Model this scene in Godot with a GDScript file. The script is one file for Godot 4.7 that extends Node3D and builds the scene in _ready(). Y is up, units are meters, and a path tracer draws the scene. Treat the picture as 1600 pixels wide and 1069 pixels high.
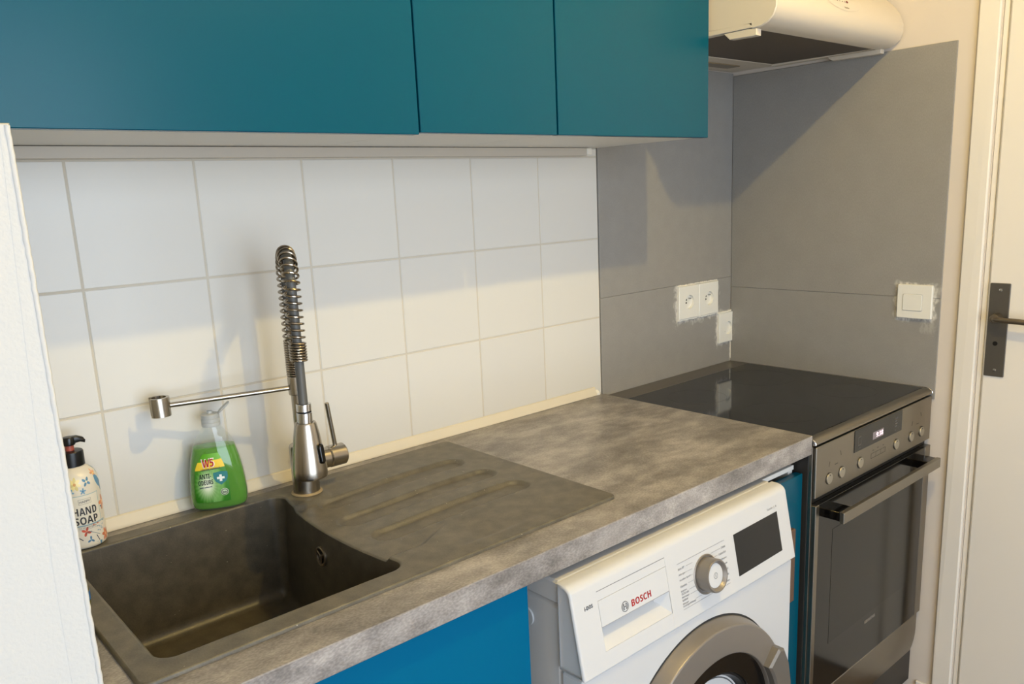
extends Node3D

# ---------------------------------------------------------------- mesh builder
# Triangles are given counter-clockwise as seen from outside.
class G:
	var p := PackedVector3Array()
	var uvs := PackedVector2Array()
	var has_uv := false

	func tri(a: Vector3, b: Vector3, c: Vector3) -> void:
		if (b - a).cross(c - a).length_squared() < 1e-18:
			return
		p.append(a); p.append(b); p.append(c)
		if has_uv:
			uvs.append(Vector2.ZERO); uvs.append(Vector2.ZERO); uvs.append(Vector2.ZERO)

	func quad(a: Vector3, b: Vector3, c: Vector3, d: Vector3) -> void:
		tri(a, b, c); tri(a, c, d)

	func oquad(a: Vector3, b: Vector3, c: Vector3, d: Vector3, from: Vector3) -> void:
		var n := (c - a).cross(d - b)
		if n.dot((a + b + c + d) * 0.25 - from) < 0.0:
			quad(d, c, b, a)
		else:
			quad(a, b, c, d)

	func otri(a: Vector3, b: Vector3, c: Vector3, from: Vector3) -> void:
		if (b - a).cross(c - a).dot((a + b + c) / 3.0 - from) < 0.0:
			tri(a, c, b)
		else:
			tri(a, b, c)

	# box with chamfered edges between two corners
	func box(lo: Vector3, hi: Vector3, bev := 0.0) -> void:
		var c := (lo + hi) * 0.5
		var h := (hi - lo) * 0.5
		var e := minf(bev, minf(h.x, minf(h.y, h.z)) * 0.95)
		var at := func(s: Vector3, axis: int) -> Vector3:
			var q := Vector3(h.x - e, h.y - e, h.z - e)
			q[axis] = h[axis]
			return c + Vector3(q.x * s.x, q.y * s.y, q.z * s.z)
		for axis in 3:
			var b := (axis + 1) % 3
			var d := (axis + 2) % 3
			for s in [-1.0, 1.0]:
				var k: Array[Vector3] = []
				for m in [[-1, -1], [1, -1], [1, 1], [-1, 1]]:
					var sg := Vector3.ZERO
					sg[axis] = s; sg[b] = m[0]; sg[d] = m[1]
					k.append(at.call(sg, axis))
				oquad(k[0], k[1], k[2], k[3], c)
		if e <= 0.0:
			return
		for axis in 3:
			var b := (axis + 1) % 3
			var d := (axis + 2) % 3
			for s1 in [-1.0, 1.0]:
				for s2 in [-1.0, 1.0]:
					var s0 := Vector3.ZERO
					s0[axis] = -1; s0[b] = s1; s0[d] = s2
					var sg1 := s0
					sg1[axis] = 1
					oquad(at.call(s0, b), at.call(sg1, b), at.call(sg1, d), at.call(s0, d), c)
		for x in [-1.0, 1.0]:
			for y in [-1.0, 1.0]:
				for z in [-1.0, 1.0]:
					var s := Vector3(x, y, z)
					otri(at.call(s, 0), at.call(s, 1), at.call(s, 2), c)

	static func inset(poly: PackedVector2Array, d: float) -> PackedVector2Array:
		var out := PackedVector2Array()
		var n := poly.size()
		for i in n:
			var a := poly[(i + n - 1) % n]
			var b := poly[i]
			var c := poly[(i + 1) % n]
			var n1 := (b - a).normalized().orthogonal() * -1.0
			var n2 := (c - b).normalized().orthogonal() * -1.0
			var m := n1 + n2
			var l := m.length()
			if l < 1e-4:
				out.append(b)
				continue
			m /= l
			out.append(b + m * d / maxf(0.35, m.dot(n1)))
		return out

	# polygon (counter-clockwise in its own x,y) pushed along z from d0 to d1, then placed by t
	func prism(poly: PackedVector2Array, d0: float, d1: float, t := Transform3D(), bev := 0.0) -> void:
		if Geometry2D.is_polygon_clockwise(poly):
			poly = poly.duplicate()
			poly.reverse()
		var rings: Array = []
		if bev > 0.0:
			var ins := inset(poly, bev)
			rings = [[ins, d0], [poly, d0 + bev], [poly, d1 - bev], [ins, d1]]
		else:
			rings = [[poly, d0], [poly, d1]]
		var n := poly.size()
		for r in rings.size() - 1:
			for i in n:
				var j := (i + 1) % n
				var a: PackedVector2Array = rings[r][0]
				var b: PackedVector2Array = rings[r + 1][0]
				quad(t * Vector3(a[i].x, a[i].y, rings[r][1]), t * Vector3(a[j].x, a[j].y, rings[r][1]), t * Vector3(b[j].x, b[j].y, rings[r + 1][1]), t * Vector3(b[i].x, b[i].y, rings[r + 1][1]))
		var flat: PackedVector2Array = rings[0][0]
		var ix := Geometry2D.triangulate_polygon(flat)
		for k in range(0, ix.size(), 3):
			var q := [flat[ix[k]], flat[ix[k + 1]], flat[ix[k + 2]]]
			if (q[1] - q[0]).cross(q[2] - q[0]) < 0.0:
				q = [q[0], q[2], q[1]]
			tri(t * Vector3(q[0].x, q[0].y, d1), t * Vector3(q[1].x, q[1].y, d1), t * Vector3(q[2].x, q[2].y, d1))
			tri(t * Vector3(q[0].x, q[0].y, d0), t * Vector3(q[2].x, q[2].y, d0), t * Vector3(q[1].x, q[1].y, d0))

	# profile of (radius, height) from bottom to top outside, turned about y
	func lathe(prof: Array, seg: int, t := Transform3D()) -> void:
		for k in prof.size() - 1:
			var a: Vector2 = prof[k]
			var b: Vector2 = prof[k + 1]
			for i in seg:
				var u := TAU * i / seg
				var v := TAU * (i + 1) / seg
				quad(t * Vector3(a.x * sin(u), a.y, a.x * cos(u)), t * Vector3(a.x * sin(v), a.y, a.x * cos(v)), t * Vector3(b.x * sin(v), b.y, b.x * cos(v)), t * Vector3(b.x * sin(u), b.y, b.x * cos(u)))

	func tube(path: PackedVector3Array, r: float, seg := 10, closed := false) -> void:
		var n := path.size()
		var up := Vector3.ZERO
		var rings: Array = []
		for i in n:
			var d: Vector3
			if closed:
				d = path[(i + 1) % n] - path[(i + n - 1) % n]
			else:
				d = path[mini(i + 1, n - 1)] - path[maxi(i - 1, 0)]
			d = d.normalized()
			if up == Vector3.ZERO:
				up = d.cross(Vector3.UP if absf(d.y) < 0.9 else Vector3.RIGHT).normalized()
			up = (up - d * up.dot(d)).normalized()
			var side := d.cross(up)
			var ring := PackedVector3Array()
			for k in seg:
				var a := TAU * k / seg
				ring.append(path[i] + (up * cos(a) + side * sin(a)) * r)
			rings.append(ring)
		for i in (n if closed else n - 1):
			var a: PackedVector3Array = rings[i]
			var b: PackedVector3Array = rings[(i + 1) % n]
			for k in seg:
				quad(a[k], a[(k + 1) % seg], b[(k + 1) % seg], b[k])
		if not closed:
			for k in range(1, seg - 1):
				tri(rings[0][0], rings[0][k + 1], rings[0][k])
				tri(rings[n - 1][0], rings[n - 1][k], rings[n - 1][k + 1])

	func rod(a: Vector3, b: Vector3, r: float, seg := 16, r2 := -1.0, bev := 0.0) -> void:
		var y := (b - a).normalized()
		var x := y.cross(Vector3(0.31, 0.11, 0.94)).normalized()
		var t := Transform3D(Basis(x, y, x.cross(y)), a)
		var l := a.distance_to(b)
		var e := r if r2 < 0.0 else r2
		if bev > 0.0:
			lathe([Vector2(0, 0), Vector2(r - bev, 0), Vector2(r, bev), Vector2(e, l - bev), Vector2(e - bev, l), Vector2(0, l)], seg, t)
		else:
			lathe([Vector2(0, 0), Vector2(r, 0), Vector2(e, l), Vector2(0, l)], seg, t)

	# flat lettering; place(x, y, z) maps text space (centred, height given, z = relief) to the scene
	func text(s: String, height: float, place: Callable, width := 0.0, bold := true, relief := 0.0003, serif := false) -> void:
		var font := SystemFont.new()
		font.font_names = PackedStringArray(["Droid Serif" if serif else "Droid Sans"])
		font.font_weight = 700 if bold else 400
		var m := TextMesh.new()
		m.font = font
		m.text = s
		m.font_size = 48
		m.pixel_size = 0.01
		m.depth = 0.05
		m.curve_step = 1.5
		var arr := m.get_mesh_arrays()
		if arr.is_empty():
			return
		var v: PackedVector3Array = arr[Mesh.ARRAY_VERTEX]
		var ix: PackedInt32Array = arr[Mesh.ARRAY_INDEX] if arr[Mesh.ARRAY_INDEX] != null else PackedInt32Array(range(v.size()))
		if v.is_empty():
			return
		var lo := v[0]
		var hi := v[0]
		for q in v:
			lo = lo.min(q); hi = hi.max(q)
		var sy := height / maxf(hi.y - lo.y, 1e-4)
		var sx := sy if width <= 0.0 else width / maxf(hi.x - lo.x, 1e-4)
		var mid := (lo + hi) * 0.5
		for k in range(0, ix.size(), 3):
			var q: Array[Vector3] = []
			for j in 3:
				var w := v[ix[k + j]]
				q.append(place.call((w.x - mid.x) * sx, (w.y - mid.y) * sy, relief if w.z > mid.z else 0.0))
			tri(q[0], q[2], q[1])   # Godot's triangles run clockwise

	func commit(crease := 40.0, uvf = null) -> ArrayMesh:
		var fn := PackedVector3Array()
		var near := {}
		var keys: Array[Vector3i] = []
		for i in p.size():
			var k := Vector3i((p[i] * 40000.0).round())
			keys.append(k)
			if not near.has(k):
				near[k] = PackedInt32Array()
			near[k].append(i / 3)
		for f in p.size() / 3:
			fn.append((p[f * 3 + 1] - p[f * 3]).cross(p[f * 3 + 2] - p[f * 3]))
		var unit := PackedVector3Array()
		for q in fn:
			unit.append(q.normalized())
		var lim := cos(deg_to_rad(crease))
		var ov := PackedVector3Array()
		var on := PackedVector3Array()
		var ou := PackedVector2Array()
		for f in p.size() / 3:
			for c in [0, 2, 1]:
				var i: int = f * 3 + c
				var n := Vector3.ZERO
				for g in near[keys[i]]:
					if unit[g].dot(unit[f]) >= lim:
						n += fn[g]
				ov.append(p[i])
				on.append(n.normalized() if n.length_squared() > 0.0 else unit[f])
				if uvf != null:
					ou.append(uvf.call(p[i]))
		var a := []
		a.resize(Mesh.ARRAY_MAX)
		a[Mesh.ARRAY_VERTEX] = ov
		a[Mesh.ARRAY_NORMAL] = on
		if uvf != null:
			a[Mesh.ARRAY_TEX_UV] = ou
		var m := ArrayMesh.new()
		m.add_surface_from_arrays(Mesh.PRIMITIVE_TRIANGLES, a)
		return m

# smooth sheet from rows of points (rows run so that row x next row points outside)
func sheet(rows: Array, closed: bool, uvs: Array = []) -> ArrayMesh:
	var w: int = rows[0].size()
	var h := rows.size()
	var v := PackedVector3Array()
	var u := PackedVector2Array()
	for r in h:
		v.append_array(rows[r])
		if uvs.size():
			u.append_array(uvs[r])
	var nn := PackedVector3Array()
	nn.resize(v.size())
	var ix := PackedInt32Array()
	for r in h - 1:
		for c in (w if closed else w - 1):
			var c2 := (c + 1) % w
			var a := r * w + c
			var b := r * w + c2
			var d := (r + 1) * w + c
			var e := (r + 1) * w + c2
			for t in [[a, b, e], [a, e, d]]:
				var n := (v[t[1]] - v[t[0]]).cross(v[t[2]] - v[t[0]])
				nn[t[0]] += n; nn[t[1]] += n; nn[t[2]] += n
				ix.append(t[0]); ix.append(t[2]); ix.append(t[1])
	for i in nn.size():
		nn[i] = nn[i].normalized() if nn[i].length_squared() > 0.0 else Vector3.UP
	var a := []
	a.resize(Mesh.ARRAY_MAX)
	a[Mesh.ARRAY_VERTEX] = v
	a[Mesh.ARRAY_NORMAL] = nn
	if u.size():
		a[Mesh.ARRAY_TEX_UV] = u
	a[Mesh.ARRAY_INDEX] = ix
	var m := ArrayMesh.new()
	m.add_surface_from_arrays(Mesh.PRIMITIVE_TRIANGLES, a)
	return m

# ---------------------------------------------------------------- naming
var taken := {}

func numbered(n: String) -> String:
	taken[n] = taken.get(n, -1) + 1
	return n if taken[n] == 0 else "%s_%03d" % [n, taken[n]]

func thing(called: String, label: String, category: String, group := "") -> Node3D:
	var o := Node3D.new()
	o.name = numbered(called)
	add_child(o, true)
	o.set_meta("label", label)
	o.set_meta("category", category)
	if group:
		o.set_meta("group", group)
	return o

func shell(called: String, label: String, category: String) -> Node3D:
	var o := thing(called, label, category)
	o.set_meta("kind", "structure")
	return o

func part(called: String, m: Mesh, material: Material, under: Node3D, label := "") -> MeshInstance3D:
	var o := MeshInstance3D.new()
	o.name = called
	o.mesh = m
	o.material_override = material
	if label:
		o.set_meta("label", label)
	under.add_child(o, true)
	return o

func boxpart(called: String, lo: Vector3, hi: Vector3, material: Material, under: Node3D, bev := 0.001, label := "") -> MeshInstance3D:
	var g := G.new()
	g.box(lo, hi, bev)
	return part(called, g.commit(25.0), material, under, label)

# ---------------------------------------------------------------- materials
func mat(c: Color, rough := 0.5, metal := 0.0, spec := 0.5) -> StandardMaterial3D:
	var m := StandardMaterial3D.new()
	m.albedo_color = c
	m.roughness = rough
	m.metallic = metal
	m.metallic_specular = spec
	return m

func noise(seed_at: int, freq: float, octaves := 4, kind := FastNoiseLite.TYPE_SIMPLEX_SMOOTH) -> FastNoiseLite:
	var n := FastNoiseLite.new()
	n.seed = seed_at
	n.frequency = freq
	n.noise_type = kind
	n.fractal_octaves = octaves
	return n

func tex(im: Image) -> ImageTexture:
	return ImageTexture.create_from_image(im)

func seamless(n: FastNoiseLite, side: int) -> PackedByteArray:
	return n.get_seamless_image(side, side, false, false, 0.15, true).get_data()

# concrete-look laminate: warm grey clouds, fine fibre, pale scratches
func concrete_image() -> Image:
	var s := 1024
	var a := seamless(noise(4, 0.0045, 5), s)
	var b := seamless(noise(9, 0.018, 5), s)
	var c := seamless(noise(21, 0.14, 3), s)
	var d := seamless(noise(33, 0.022, 4, FastNoiseLite.TYPE_PERLIN), s)
	var out := PackedByteArray()
	out.resize(s * s * 3)
	for i in s * s:
		var v := (a[i] * 0.44 + b[i] * 0.26 + c[i] * 0.30) / 255.0
		v = clampf((v - 0.5) * 1.65 + 0.46, 0.0, 1.0)
		var t := absf(d[i] - 128.0) / 128.0
		if t < 0.014:
			v = minf(1.0, v + 0.13)
		out[i * 3] = int(lerpf(96.0, 182.0, v))
		out[i * 3 + 1] = int(lerpf(92.0, 176.0, v))
		out[i * 3 + 2] = int(lerpf(89.0, 171.0, v))
	return Image.create_from_data(s, s, false, Image.FORMAT_RGB8, out)

# granite composite of the sink: fine mottling with rare pale flecks
func granite_image() -> Image:
	var s := 512
	var a := seamless(noise(5, 0.02, 4), s)
	var b := seamless(noise(6, 0.25, 2), s)
	var out := PackedByteArray()
	out.resize(s * s * 3)
	for i in s * s:
		var v := 0.86 + (a[i] / 255.0 - 0.5) * 0.25 + (b[i] / 255.0 - 0.5) * 0.18
		out[i * 3] = int(108.0 * v)
		out[i * 3 + 1] = int(102.0 * v)
		out[i * 3 + 2] = int(88.0 * v)
	var rng := RandomNumberGenerator.new()
	rng.seed = 77
	for k in 26:
		var x := rng.randi_range(2, s - 4)
		var y := rng.randi_range(2, s - 4)
		for q in ([[0, 0], [1, 0], [0, 1], [1, 1]] if k % 3 == 0 else [[0, 0], [1, 0]]):
			var at: int = ((y + q[1]) * s + x + q[0]) * 3
			out[at] = 190; out[at + 1] = 184; out[at + 2] = 170
	return Image.create_from_data(s, s, false, Image.FORMAT_RGB8, out)

# painted grey board; smears of white paint along the outlines of the given rectangles (in metres)
func board_image(w: float, h: float, rects: Array, seed_at: int, px := 1400.0) -> Image:
	var iw := int(w * px)
	var ih := int(h * px)
	var im := Image.create(iw, ih, false, Image.FORMAT_RGB8)
	var n1 := noise(seed_at, 0.03, 4)
	var n2 := noise(seed_at + 1, 0.012, 3)
	var n3 := noise(seed_at + 2, 0.35, 2)
	for y in ih:
		for x in iw:
			var v := 1.0 + n2.get_noise_2d(x, y) * 0.02 + n3.get_noise_2d(x * 2.2, y * 0.5) * 0.045
			var c := Color(0.565 * v, 0.555 * v, 0.535 * v)
			var best := 0.0
			for r in rects:
				var q: Rect2 = r[0]
				var m := Vector2(x / px, y / px)
				var d := Vector2(maxf(maxf(q.position.x - m.x, m.x - q.end.x), 0.0), maxf(maxf(q.position.y - m.y, m.y - q.end.y), 0.0)).length()
				var reach: float = r[1] * (0.65 + 1.1 * n1.get_noise_2d(x * 0.8, y * 0.8))
				var k := clampf(1.0 - d / maxf(reach, 0.0006), 0.0, 1.0)
				k *= clampf(0.75 + 1.3 * n1.get_noise_2d(x * 3.0 + 300.0, y * 1.2), 0.25, 1.0)
				best = maxf(best, k * r[2])
			c = c.lerp(Color(0.90, 0.885, 0.85), best)
			im.set_pixel(x, y, c)
	return im

func disc(im: Image, c: Vector2, rx: float, ry: float, ang: float, col: Color) -> void:
	var r := maxf(rx, ry)
	for y in range(maxi(0, int(c.y - r)), mini(im.get_height(), int(c.y + r) + 1)):
		for x in range(maxi(0, int(c.x - r)), mini(im.get_width(), int(c.x + r) + 1)):
			var d := (Vector2(x, y) - c).rotated(-ang)
			if (d.x / rx) ** 2 + (d.y / ry) ** 2 <= 1.0:
				im.set_pixel(x, y, col)

func stroke(im: Image, a: Vector2, b: Vector2, w: float, col: Color) -> void:
	var n := int(a.distance_to(b)) + 1
	for i in n + 1:
		disc(im, a.lerp(b, float(i) / n), w, w, 0.0, col)

func flower(im: Image, c: Vector2, r: float, col: Color, heart: Color, petals: int, turn: float) -> void:
	for k in petals:
		var a := turn + TAU * k / petals
		disc(im, c + Vector2.from_angle(a) * r * 0.62, r * 0.52, r * 0.28, a, col.darkened(0.08 * (k % 2)))
	disc(im, c, r * 0.26, r * 0.26, 0.0, heart)

func ssmooth(a: float, b: float, x: float) -> float:
	var t := clampf((x - a) / (b - a), 0.0, 1.0)
	return t * t * (3.0 - 2.0 * t)

func V(x: float, y: float, z: float) -> Vector3:
	return Vector3(x, y, z)

func rrect(x0: float, y0: float, x1: float, y1: float, r: float, seg := 5) -> PackedVector2Array:
	var o := PackedVector2Array()
	for k in [[x1 - r, y1 - r, 0.0], [x0 + r, y1 - r, PI / 2], [x0 + r, y0 + r, PI], [x1 - r, y0 + r, PI * 1.5]]:
		for i in seg + 1:
			var a: float = k[2] + PI / 2 * i / seg
			o.append(Vector2(k[0] + cos(a) * r, k[1] + sin(a) * r))
	return o

# poly in (z, y) extruded along x
func along_x() -> Transform3D:
	return Transform3D(Basis(V(0, 0, -1), V(0, 1, 0), V(1, 0, 0)), Vector3.ZERO)

func zy(pts: Array) -> PackedVector2Array:
	var o := PackedVector2Array()
	for q in pts:
		o.append(Vector2(-q[0], q[1]))
	return o

var M := {}

func _ready() -> void:
	# ------------------------------------------------------------ camera, sky, lights, exposure
	var cam := Camera3D.new()
	cam.name = "camera"
	add_child(cam)
	cam.transform = Transform3D(Basis(V(0.7522, -0.0461, 0.6573), V(0.1727, 0.9765, -0.1292), V(-0.6359, 0.2107, 0.7425)).orthonormalized(), V(-0.3434, 1.4216, 1.4335))
	var near := 0.05
	cam.set_frustum(2.0 * 534.5 / 1272.354 * near, Vector2(9.28 / 1272.354 * near, 47.31 / 1272.354 * near), near, 50.0)
	cam.current = true

	var env := Environment.new()
	env.background_mode = Environment.BG_SKY
	var sky := Sky.new()
	var sm := ProceduralSkyMaterial.new()
	sm.sky_top_color = Color(0.62, 0.72, 0.86)
	sm.sky_horizon_color = Color(0.86, 0.89, 0.92)
	sm.ground_bottom_color = Color(0.42, 0.41, 0.38)
	sm.ground_horizon_color = Color(0.70, 0.70, 0.68)
	sm.energy_multiplier = 1.4
	sky.sky_material = sm
	env.sky = sky
	env.ambient_light_source = Environment.AMBIENT_SOURCE_SKY
	env.tonemap_mode = Environment.TONE_MAPPER_LINEAR
	env.tonemap_exposure = 1.0
	env.sdfgi_enabled = true
	env.ssao_enabled = true
	env.ssil_enabled = true
	var we := WorldEnvironment.new()
	we.name = "world_environment"
	we.environment = env
	add_child(we)

	# daylight through the window in the wall behind the camera
	var day := AreaLight3D.new()
	day.name = "window_daylight"
	day.area_size = Vector2(1.9, 1.9)
	day.light_color = Color(0.872, 0.93, 1.0)
	day.light_energy = 7.0
	day.area_normalize_energy = true
	day.area_range = 12.0
	day.shadow_enabled = true
	day.position = V(-0.15, 1.25, 2.99)
	add_child(day)

	materials()
	room()
	splashback()
	base_units()
	worktop_and_sink()
	tap()
	bottles()
	wall_cabinets()
	hood()
	cooker()
	washing_machine()
	outlets()
	lamp()

func materials() -> void:
	M.white = mat(Color(0.86, 0.85, 0.82), 0.6)
	M.wall = mat(Color(0.835, 0.795, 0.745), 0.75)
	M.paint = mat(Color(0.91, 0.885, 0.84), 0.42)
	M.plaster = mat(Color(0.765, 0.762, 0.745), 0.8)
	M.plaster.heightmap_enabled = true
	var nt := tex(noise(3, 0.06, 4).get_seamless_image(512, 512, false, false, 0.15, true))
	M.plaster.heightmap_texture = nt
	M.plaster.heightmap_scale = 0.03
	M.plaster.uv1_triplanar = true
	M.plaster.uv1_world_triplanar = true
	M.plaster.uv1_scale = V(6, 6, 6)
	M.tile = mat(Color(0.83, 0.82, 0.79), 0.32)
	M.grout = mat(Color(0.78, 0.75, 0.69), 0.85)
	M.cream = mat(Color(0.84, 0.80, 0.71), 0.5)
	M.teal = mat(Color(0.0, 0.295, 0.375), 0.27, 0.0, 0.33)
	M.teal_low = mat(Color(0.0, 0.365, 0.51), 0.42, 0.0, 0.2)
	M.carcass = mat(Color(0.87, 0.86, 0.83), 0.5)
	M.steel = mat(Color(0.57, 0.545, 0.50), 0.34, 1.0)
	M.nickel = mat(Color(0.70, 0.67, 0.62), 0.27, 1.0)
	M.dark_steel = mat(Color(0.17, 0.155, 0.14), 0.45)
	M.black_glass = mat(Color(0.018, 0.018, 0.017), 0.06, 0.0, 0.43)
	M.oven_glass = mat(Color(0.05, 0.046, 0.04), 0.12)
	M.oven_window = mat(Color(0.10, 0.094, 0.08), 0.14, 0.0, 0.45)
	M.black = mat(Color(0.02, 0.02, 0.02), 0.4)
	M.black_gloss = mat(Color(0.02, 0.02, 0.022), 0.15)
	M.appliance = mat(Color(0.77, 0.77, 0.765), 0.42)
	M.hood = mat(Color(0.83, 0.785, 0.71), 0.38)
	M.ink = mat(Color(0.22, 0.22, 0.23), 0.6)
	M.pale_ink = mat(Color(0.60, 0.60, 0.61), 0.6)
	M.red_ink = mat(Color(0.62, 0.07, 0.08), 0.5)
	M.silver = mat(Color(0.52, 0.495, 0.465), 0.36, 0.45)
	M.chrome = mat(Color(0.80, 0.80, 0.80), 0.12, 1.0)
	M.socket = mat(Color(0.90, 0.89, 0.85), 0.35)
	M.sealant = mat(Color(0.90, 0.885, 0.84), 0.7)
	M.floor = mat(Color(0.42, 0.36, 0.29), 0.55)
	M.worktop = mat(Color(1, 1, 1), 0.38)
	M.worktop.albedo_texture = tex(concrete_image())
	M.worktop.uv1_triplanar = true
	M.worktop.uv1_world_triplanar = true
	M.worktop.uv1_scale = V(1.0, 1.7, 1.75)
	M.granite = mat(Color(1, 1, 1), 0.42)
	M.granite.albedo_texture = tex(granite_image())
	M.granite.uv1_triplanar = true
	M.granite.uv1_world_triplanar = true
	M.granite.uv1_scale = V(2.6, 2.6, 2.6)
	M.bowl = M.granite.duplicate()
	M.bowl.albedo_color = Color(0.82, 0.80, 0.765)  # darker granite copy: shade inside the bowl put into the colour, plus brown residue

# ---------------------------------------------------------------- room shell
func room() -> void:
	var o := shell("floor", "brown kitchen floor under the cooker and cabinets", "floor")
	boxpart("slab", V(-1.7, -0.12, -0.2), V(2.0, 0.0, 3.2), M.floor, o, 0.0)
	o = shell("ceiling", "white painted kitchen ceiling above the cabinets", "ceiling")
	boxpart("slab", V(-1.7, 2.5, -0.2), V(2.0, 2.62, 3.2), M.wall, o, 0.0)
	o = shell("wall_far", "plain white wall beyond the partition on the far side", "wall")
	boxpart("plaster", V(-1.7, 0.0, -0.2), V(-1.5, 2.5, 3.2), M.wall, o, 0.0)
	# wall behind the camera with the window opening
	o = shell("wall_front", "plain white wall opposite the kitchen units with the window", "wall")
	var g := G.new()
	g.box(V(-1.5, 0, 3.0), V(-1.1, 2.5, 3.2))
	g.box(V(0.8, 0, 3.0), V(1.807, 2.5, 3.2))
	g.box(V(-1.1, 0, 3.0), V(0.8, 0.3, 3.2))
	g.box(V(-1.1, 2.2, 3.0), V(0.8, 2.5, 3.2))
	part("plaster", g.commit(), M.wall, o)
	o = shell("window_1", "tall white framed window opposite the kitchen units", "window")
	g = G.new()
	for q in [[-1.1, 0.3, -1.04, 2.2], [0.74, 0.3, 0.8, 2.2], [-0.18, 0.36, -0.12, 2.14], [-1.04, 0.3, 0.74, 0.36], [-1.04, 2.14, 0.74, 2.2]]:
		g.box(V(q[0], q[1], 3.08), V(q[2], q[3], 3.14), 0.003)
	part("frame", g.commit(25.0), M.white, o)
	var pane := mat(Color(1, 1, 1, 0.06), 0.0)
	pane.transparency = BaseMaterial3D.TRANSPARENCY_ALPHA
	boxpart("pane", V(-1.04, 0.36, 3.108), V(-0.18, 2.14, 3.112), pane, o, 0.0)
	boxpart("pane", V(-0.12, 0.36, 3.108), V(0.74, 2.14, 3.112), pane, o, 0.0)

	# partition at the left end of the worktop
	o = shell("wall_left", "rough white half height partition at the left end of the worktop", "partition")
	g = G.new()
	g.box(V(-0.32, 0, 0.0), V(-0.1935, 1.494, 0.648), 0.004)
	part("plaster", g.commit(25.0), M.plaster, o)
	g = G.new()
	var poly := PackedVector2Array([Vector2(-0.2245, 0.0), Vector2(-0.1915, 0.0), Vector2(-0.1905, 1.499), Vector2(-0.2005, 1.499), Vector2(-0.2175, 1.12)])
	g.prism(poly, 0.60, 0.6487, Transform3D(), 0.0025)
	part("edge_strip", g.commit(50.0), M.plaster, o, "rounded corner strip with ridged plaster edge")
	var nz := noise(17, 0.6, 3)
	var ridge := PackedVector3Array()
	for k in 120:
		ridge.append(V(-0.1930 + 0.0007 * nz.get_noise_1d(k), 1.497 - k * 0.0058, 0.6475 + 0.0008 * nz.get_noise_1d(k + 400)))
	g = G.new()
	g.tube(ridge, 0.0026, 8)
	part("ridge", g.commit(60.0), M.plaster, o, "uneven paint ridge on the corner")

	# right wall with the door opening
	o = shell("wall_right", "white right wall carrying the grey boards beside the door", "wall")
	g = G.new()
	g.box(V(1.807, 0, -0.2), V(2.0, 2.5, 0.703))
	g.box(V(1.807, 2.06, 0.703), V(2.0, 2.5, 1.56))
	g.box(V(1.807, 0, 1.56), V(2.0, 2.5, 3.2))
	part("plaster", g.commit(), M.wall, o)
	var e := 0.9
	var low := mat(Color(1, 1, 1), 0.45)
	low.albedo_texture = tex(board_image(0.615, 0.26, [[Rect2(0.507, -0.034, 0.088, 0.089), 0.018, 0.9], [Rect2(0.57, 0.0, 0.028, 0.085), 0.012, 0.22], [Rect2(0.0, 0.07, 0.001, 0.19), 0.004, 0.45], [Rect2(0.006, 0.10, 0.006, 0.05), 0.02, 0.16]], 60))
	low.texture_repeat = false
	M.board = mat(Color(1, 1, 1), 0.45)
	M.board.albedo_texture = tex(board_image(0.4, 0.4, [], 90))
	M.board.uv1_triplanar = true
	M.board.uv1_world_triplanar = true
	M.board.uv1_scale = V(2.5, 2.5, 2.5)
	g = G.new()
	g.box(V(1.8028, 0.862, 0.0032), V(1.8068, 1.1210, 0.612), 0.0006)
	part("panel", g.commit(25.0, func(q: Vector3) -> Vector2: return Vector2(q.z / 0.615, 1.0 - (q.y - 0.862) / 0.26)), low, o, "lower grey painted board with white smears around the switch")
	var high := mat(Color(1, 1, 1), 0.45)
	high.albedo_texture = tex(board_image(0.612, 0.61, [[Rect2(0.507, 0.577, 0.088, 0.09), 0.014, 0.9], [Rect2(0.585, 0.585, 0.02, 0.01), 0.012, 0.4]], 64, 900.0))
	high.texture_repeat = false
	g = G.new()
	g.box(V(1.8020, 1.1216, 0.0032), V(1.8068, 1.7315, 0.612), 0.0006)
	part("panel", g.commit(25.0, func(q: Vector3) -> Vector2: return Vector2(q.z / 0.612, (1.7315 - q.y) / 0.61)), high, o, "upper grey painted board under the hood")

	o = shell("trim_1", "white painted door casing between the grey boards and the door", "door casing")
	g = G.new()
	g.prism(rrect(0.655, -0.001, 0.702, 2.10, 0.004, 3), 0.0, 0.011, Transform3D(Basis(V(0, 0, 1), V(0, 1, 0), V(-1, 0, 0)), V(1.807, 0, 0)), 0.003)
	part("casing", g.commit(50.0), M.paint, o)
	g = G.new()
	g.box(V(1.8105, 0, 0.7035), V(1.85, 2.06, 0.7150), 0.0015)
	part("door_stop", g.commit(50.0), M.paint, o)

	o = shell("door_1", "white painted door with a grey metal lever handle plate", "door")
	g = G.new()
	g.prism(rrect(0.7165, 0.004, 1.556, 2.055, 0.006, 4), 0.0, 0.035, Transform3D(Basis(V(0, 0, 1), V(0, 1, 0), V(-1, 0, 0)), V(1.839, 0, 0)), 0.005)
	part("leaf", g.commit(50.0), M.paint, o)
	var plate := mat(Color(0.40, 0.385, 0.36), 0.42, 0.65)
	g = G.new()
	g.prism(rrect(0.7225, 0.941, 0.7665, 1.167, 0.002, 2), 0.0, 0.004, Transform3D(Basis(V(0, 0, 1), V(0, 1, 0), V(-1, 0, 0)), V(1.804, 0, 0)), 0.001)
	var pl := part("handle_plate", g.commit(25.0), plate, o, "grey metal back plate")
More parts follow.
